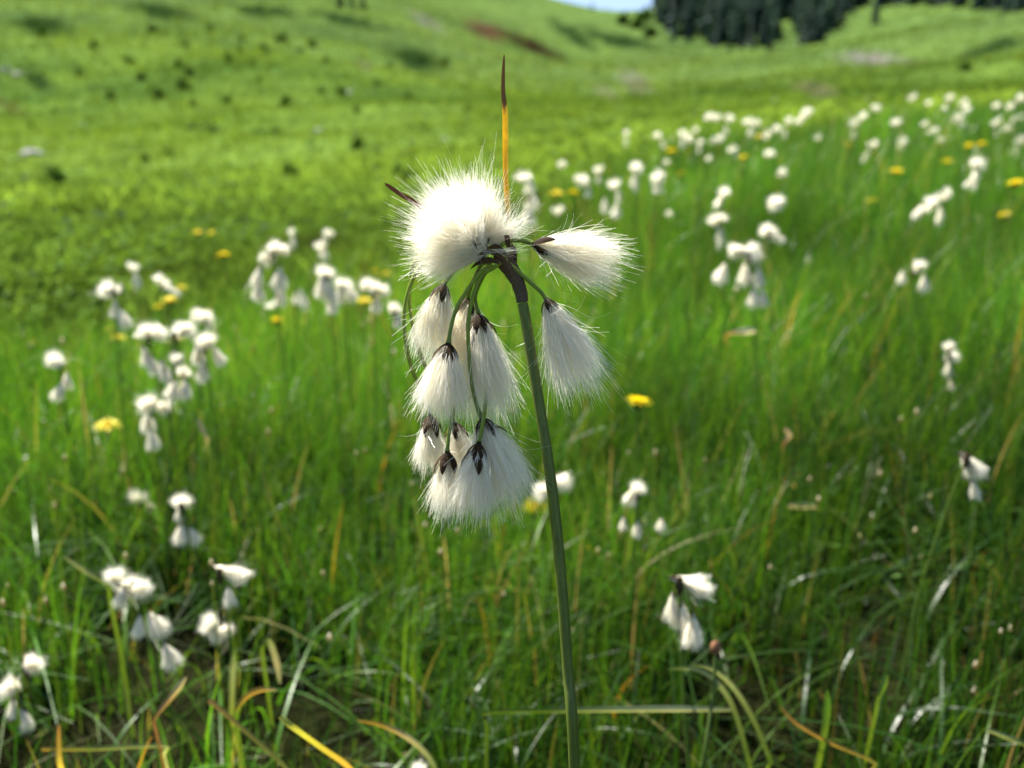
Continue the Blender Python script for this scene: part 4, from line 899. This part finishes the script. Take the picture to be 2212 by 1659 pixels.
SHRUBS = [(280, 128, 12, 'dark bush alone high on the left slope'), (386, 138, 13, 'dark bush of a close group of three, topmost'), (408, 152, 13, 'dark bush of a close group of three, right one'),
 (395, 181, 15, 'dark bush of a close group of three, lowest and largest'), (346, 202, 14, 'low bush under the close group of three'), (305, 164, 10, 'small bush left of the close group of three'),
 (173, 155, 13, 'bush far left on the left slope'), (491, 214, 12, 'bush alone low in the middle of the left slope'), (617, 215, 15, 'dark bush on the left slope nearest to its foot, right of the lone low one'),
 (520, 108, 11, 'bush of the upper row, left of centre'), (568, 104, 15, 'largest bush of the upper row'), (496, 124, 13, 'bush just under the left end of the upper row'), (542, 132, 10, 'small bush under the middle of the upper row'),
 (648, 107, 8, 'tiny bush right of the upper row'), (675, 92, 11, 'bush at the right end of the upper row'), (610, 79, 14, 'broad low bush above the upper row'), (400, 93, 10, 'small bush high up, above the close group of three'),
 (737, 196, 13, 'bush right of the middle of the slope, beside a grey stone'), (692, 194, 9, 'small bush left of the one beside a grey stone'), (122, 377, 22, 'upright dark plant in the lower left pasture'),
 (367, 330, 12, 'small bush in the pasture below the slope'), (315, 342, 11, 'pale bush in the pasture below the slope'), (295, 417, 22, 'dark plant in the pasture above the yellow pair'),
 (625, 368, 22, 'low dark plant in the pasture left of the flower tip'), (868, 372, 28, 'large dark plant just left of the side bract tip'), (772, 309, 18, 'round green plant in the pasture above the large dark one'),
 (1062, 301, 11, 'dark bush right behind the upright bract'), (842, 143, 9, 'small bush below the scree near the spur'), (960, 132, 11, 'bush high behind the bract tip, left of it'),
 (520, 80, 8, 'tiny bush at the top of the left slope'), (2083, 143, 14, 'dark bush alone on the right hand slope'), (418, 222, 9, 'faint low bush at the foot of the left slope'),
 (912, 122, 10, 'pale bush beside the dark hollow high on the slope'), (1010, 230, 9, 'faint bush left of the upright bract'), (90, 70, 12, 'bush high at the far left of the slope'), (205, 96, 10, 'small bush high on the slope between the far left and the lone one'), (330, 62, 12, 'bush under the top edge on the left slope'), (455, 60, 11, 'bush near the top edge, left of the upper row'),
 (705, 128, 11, 'bush on the spur left of the scree'), (815, 178, 10, 'bush halfway down the spur behind the flower'), (880, 205, 10, 'small bush low on the spur behind the flower'), (240, 205, 11, 'low bush on the left slope under the far left one'), (560, 170, 9, 'small bush in the middle of the left slope'), (770, 235, 10, 'small bush at the foot of the spur'),
 (1345, 38, 16, 'bush left of the shaded wood, nearest to the gap of sky'), (1376, 46, 20, 'broad bush left of the shaded wood, between the sky gap and the first trees'), (1404, 66, 18, 'bush at the lower left corner of the shaded wood'),
 (1392, 30, 18, 'upper bush squeezed against the left side of the shaded wood'), (120, 620, 20, 'low dark clump of leaves on the left bank above the white clusters'), (205, 560, 22, 'wide dark clump of leaves behind the small cotton grass at left'),
 (420, 570, 22, 'dark clump of leaves on the bank behind the arched row of tufts'), (40, 560, 20, 'dark clump of leaves at the left edge of the bank'), (300, 545, 16, 'dark clump of leaves at the top of the left bank')]
for i, (x, y, s, lab) in enumerate(SHRUBS):
    if s == 0: continue
    p, r = hit(x, y+s*.8); S = s*1.25/F*r
    root = empty('shrub', p); tag(root, lab, 'shrub', 'dark shrubs dotted over the slope')
    rz = random.uniform(0, 6)
    for nm, me in (('foliage', SHR[i % 4]), ('stem', ME_TWIG)):
        o = link(nm, me, root); o.matrix_local = Matrix.Rotation(rz, 4, 'Z') @ Matrix.Diagonal((S*1.15, S*1.15, S, 1))
def rock_mesh(seed):
    rs = np.random.default_rng(seed); n = 12; m = 7; mb = MB()
    th = np.linspace(0.02, math.pi*.62, m)[:, None]; ph = (np.arange(n)*2*math.pi/n)[None]
    R = 1+.28*(vnoise(np.cos(ph)*1.7+seed*3+0*th, np.sin(ph)*1.7+th*1.3, seed)-.5)*2
    V = np.stack([R*np.sin(th)*np.cos(ph), R*np.sin(th)*np.sin(ph)*.75, .55*R*np.cos(th)+0*ph], -1).reshape(-1, 3)
    i = np.arange(m-1)[:, None]*n; k = np.arange(n)[None]; k2 = (k+1) % n
    mb.add(V, np.stack([i+k, i+n+k, i+n+k2, i+k2], -1).reshape(-1, 4)); return mb.mesh('rock', M_ROCK, smooth=False)
RK = [rock_mesh(i) for i in range(3)]
for i, (x, y, s, lab) in enumerate([(14, 152, 26, 'pale rock at the left edge of the slope'), (692, 280, 22, 'grey boulder on the pasture at the foot of the left slope'), (960, 299, 16, 'grey boulder left of the upright bract'),
        (70, 331, 34, 'pale flat rock low in the left pasture'), (755, 197, 14, 'grey stone beside a bush on the left slope'), (1674, 214, 12, 'dark stone in front of the right hand hollow'), (40, 160, 20, 'second pale rock right beside the one at the left edge'), (178, 265, 10, 'small pale stone at the foot of the left slope')]):
    p, r = hit(x, y+4); S = s*.6/F*r
    o = link('rock', RK[i % 3], None, p-np.array([0, 0, S*.1])); o.scale = (S, S, S); o.rotation_euler = (0, 0, i*1.3); tag(o, lab, 'rock', 'rocks lying on the slopes')

# ------------------------------------------------------------------ conifers at the head of the valley
def conifer_crown(seed):
    rs = np.random.default_rng(seed); V = []; C_ = []
    for lev in np.linspace(.06, .985, 24):
        R = .20*(1-lev)**.8*(1+.25*rs.normal())+.012; nb = max(5, int(13*(1-lev)+4))
        for b in range(nb):
            a = rs.uniform(0, 2*math.pi); l = R*rs.uniform(.7, 1.2); dr = rs.uniform(.25, .7)*l
            d = np.array([math.cos(a), math.sin(a), 0]); s = np.array([-math.sin(a), math.cos(a), 0])*l*.42
            p = np.array([0, 0, lev+rs.uniform(-.02, .02)])
            V += [p+np.array([0, 0, .02]), p+d*l*.55+s-np.array([0, 0, dr*.5]), p+d*l-np.array([0, 0, dr]), p+d*l*.55-s-np.array([0, 0, dr*.5])]
            C_ += [np.array([(.034, .068, .056), (.058, .105, .080), (.046, .090, .052), (.065, .095, .085)][seed % 4])*rs.uniform(.6, 1.5)]*4
    n = len(V)//4
    return mesh_np('crown', np.array(V), (np.arange(n)*4)[:, None]+np.arange(4)[None], M_CONIF, np.array(C_), smooth=False)
CON = [conifer_crown(40+i) for i in range(4)]
mbt = MB(); Vt, Qt = tube(np.array([[0, 0, -.06], [0, 0, .3], [0, 0, .9]]), np.array([.022, .016, .003]), 6); mbt.add(Vt, Qt, (.06, .045, .03)); ME_TRUNK = mbt.mesh('trunk', M_BARK)
def conifer(x, y, h, lab, i, dmax=None):
    p, r = hit(x, y, 20, 470)
    root = empty('conifer', p); tag(root, lab, 'tree', 'dark conifers at the head of the valley')
    H_ = h/F*r
    for nm, me in (('crown', CON[i % 4]), ('trunk', ME_TRUNK)):
        o = link(nm, me, root); wx = random.uniform(.8, 1.25); o.matrix_local = Matrix.Rotation(i*1.7, 4, 'Z') @ Matrix.Diagonal((H_*wx, H_*wx, H_, 1))
ci = 0
FOREST = 'dark conifer standing shoulder to shoulder in the shaded wood under the skyline'
rt = np.random.default_rng(77)
edge_x = [1412, 1430, 1458, 1475, 1500, 1520, 1545, 1562, 1590, 1612, 1640, 1680, 1704, 1722, 1758, 1790, 1815, 1850]
edge_y = [22, 50, 88, 70, 94, 80, 104, 90, 106, 92, 104, 88, 52, 84, 92, 66, 38, 12]
for row in range(6):
    for x in np.arange(1418, 1850, 19):
        xx = x+rt.uniform(-8, 8); e = np.interp(xx, edge_x, edge_y); y = e-row*17+rt.uniform(-5, 5)
        if y < -25: continue
        if 1690 < xx < 1722 and y > 50: continue
        conifer(xx, y, rt.uniform(62, 100)*(.8 if row == 0 else 1), FOREST if row else 'dark conifer in the foremost row along the lower edge of the shaded wood', ci); ci += 1
for x in np.arange(1868, 2230, 26):
    conifer(x+rt.uniform(-9, 9), np.interp(x, [1868, 2000, 2080, 2212], [16, 8, 14, 30])+rt.uniform(-4, 4), rt.uniform(60, 90), 'dark conifer in the loose line along the top right of the slope', ci); ci += 1
for k, (x, y, h) in enumerate(((1436, 66, 30), (1452, 92, 26), (1487, 92, 34), (1532, 98, 30), (1577, 108, 26), (1601, 106, 36), (1628, 108, 28), (1662, 108, 34), (1741, 98, 30), (1776, 88, 34), (1822, 52, 30), (1843, 34, 26))):
    conifer(x, y, h, 'small young conifer of the ragged fringe in front of the shaded wood', ci); ci += 1
conifer(1890, 52, 62, 'lone dark conifer standing out below the wood at the upper right', 1)
conifer(1279, 22, 20, 'tiny conifer silhouetted in the gap of sky', 2)
conifer(1313, 21, 10, 'tiniest conifer silhouetted in the gap of sky, right of the taller one', 3)
for k, x in enumerate((735, 760, 785)): conifer(x, 17+k, 40, ('dark conifer cut by the top edge above the left slope, left of three', 'dark conifer cut by the top edge above the left slope, middle of three', 'dark conifer cut by the top edge above the left slope, right of three')[k], k)
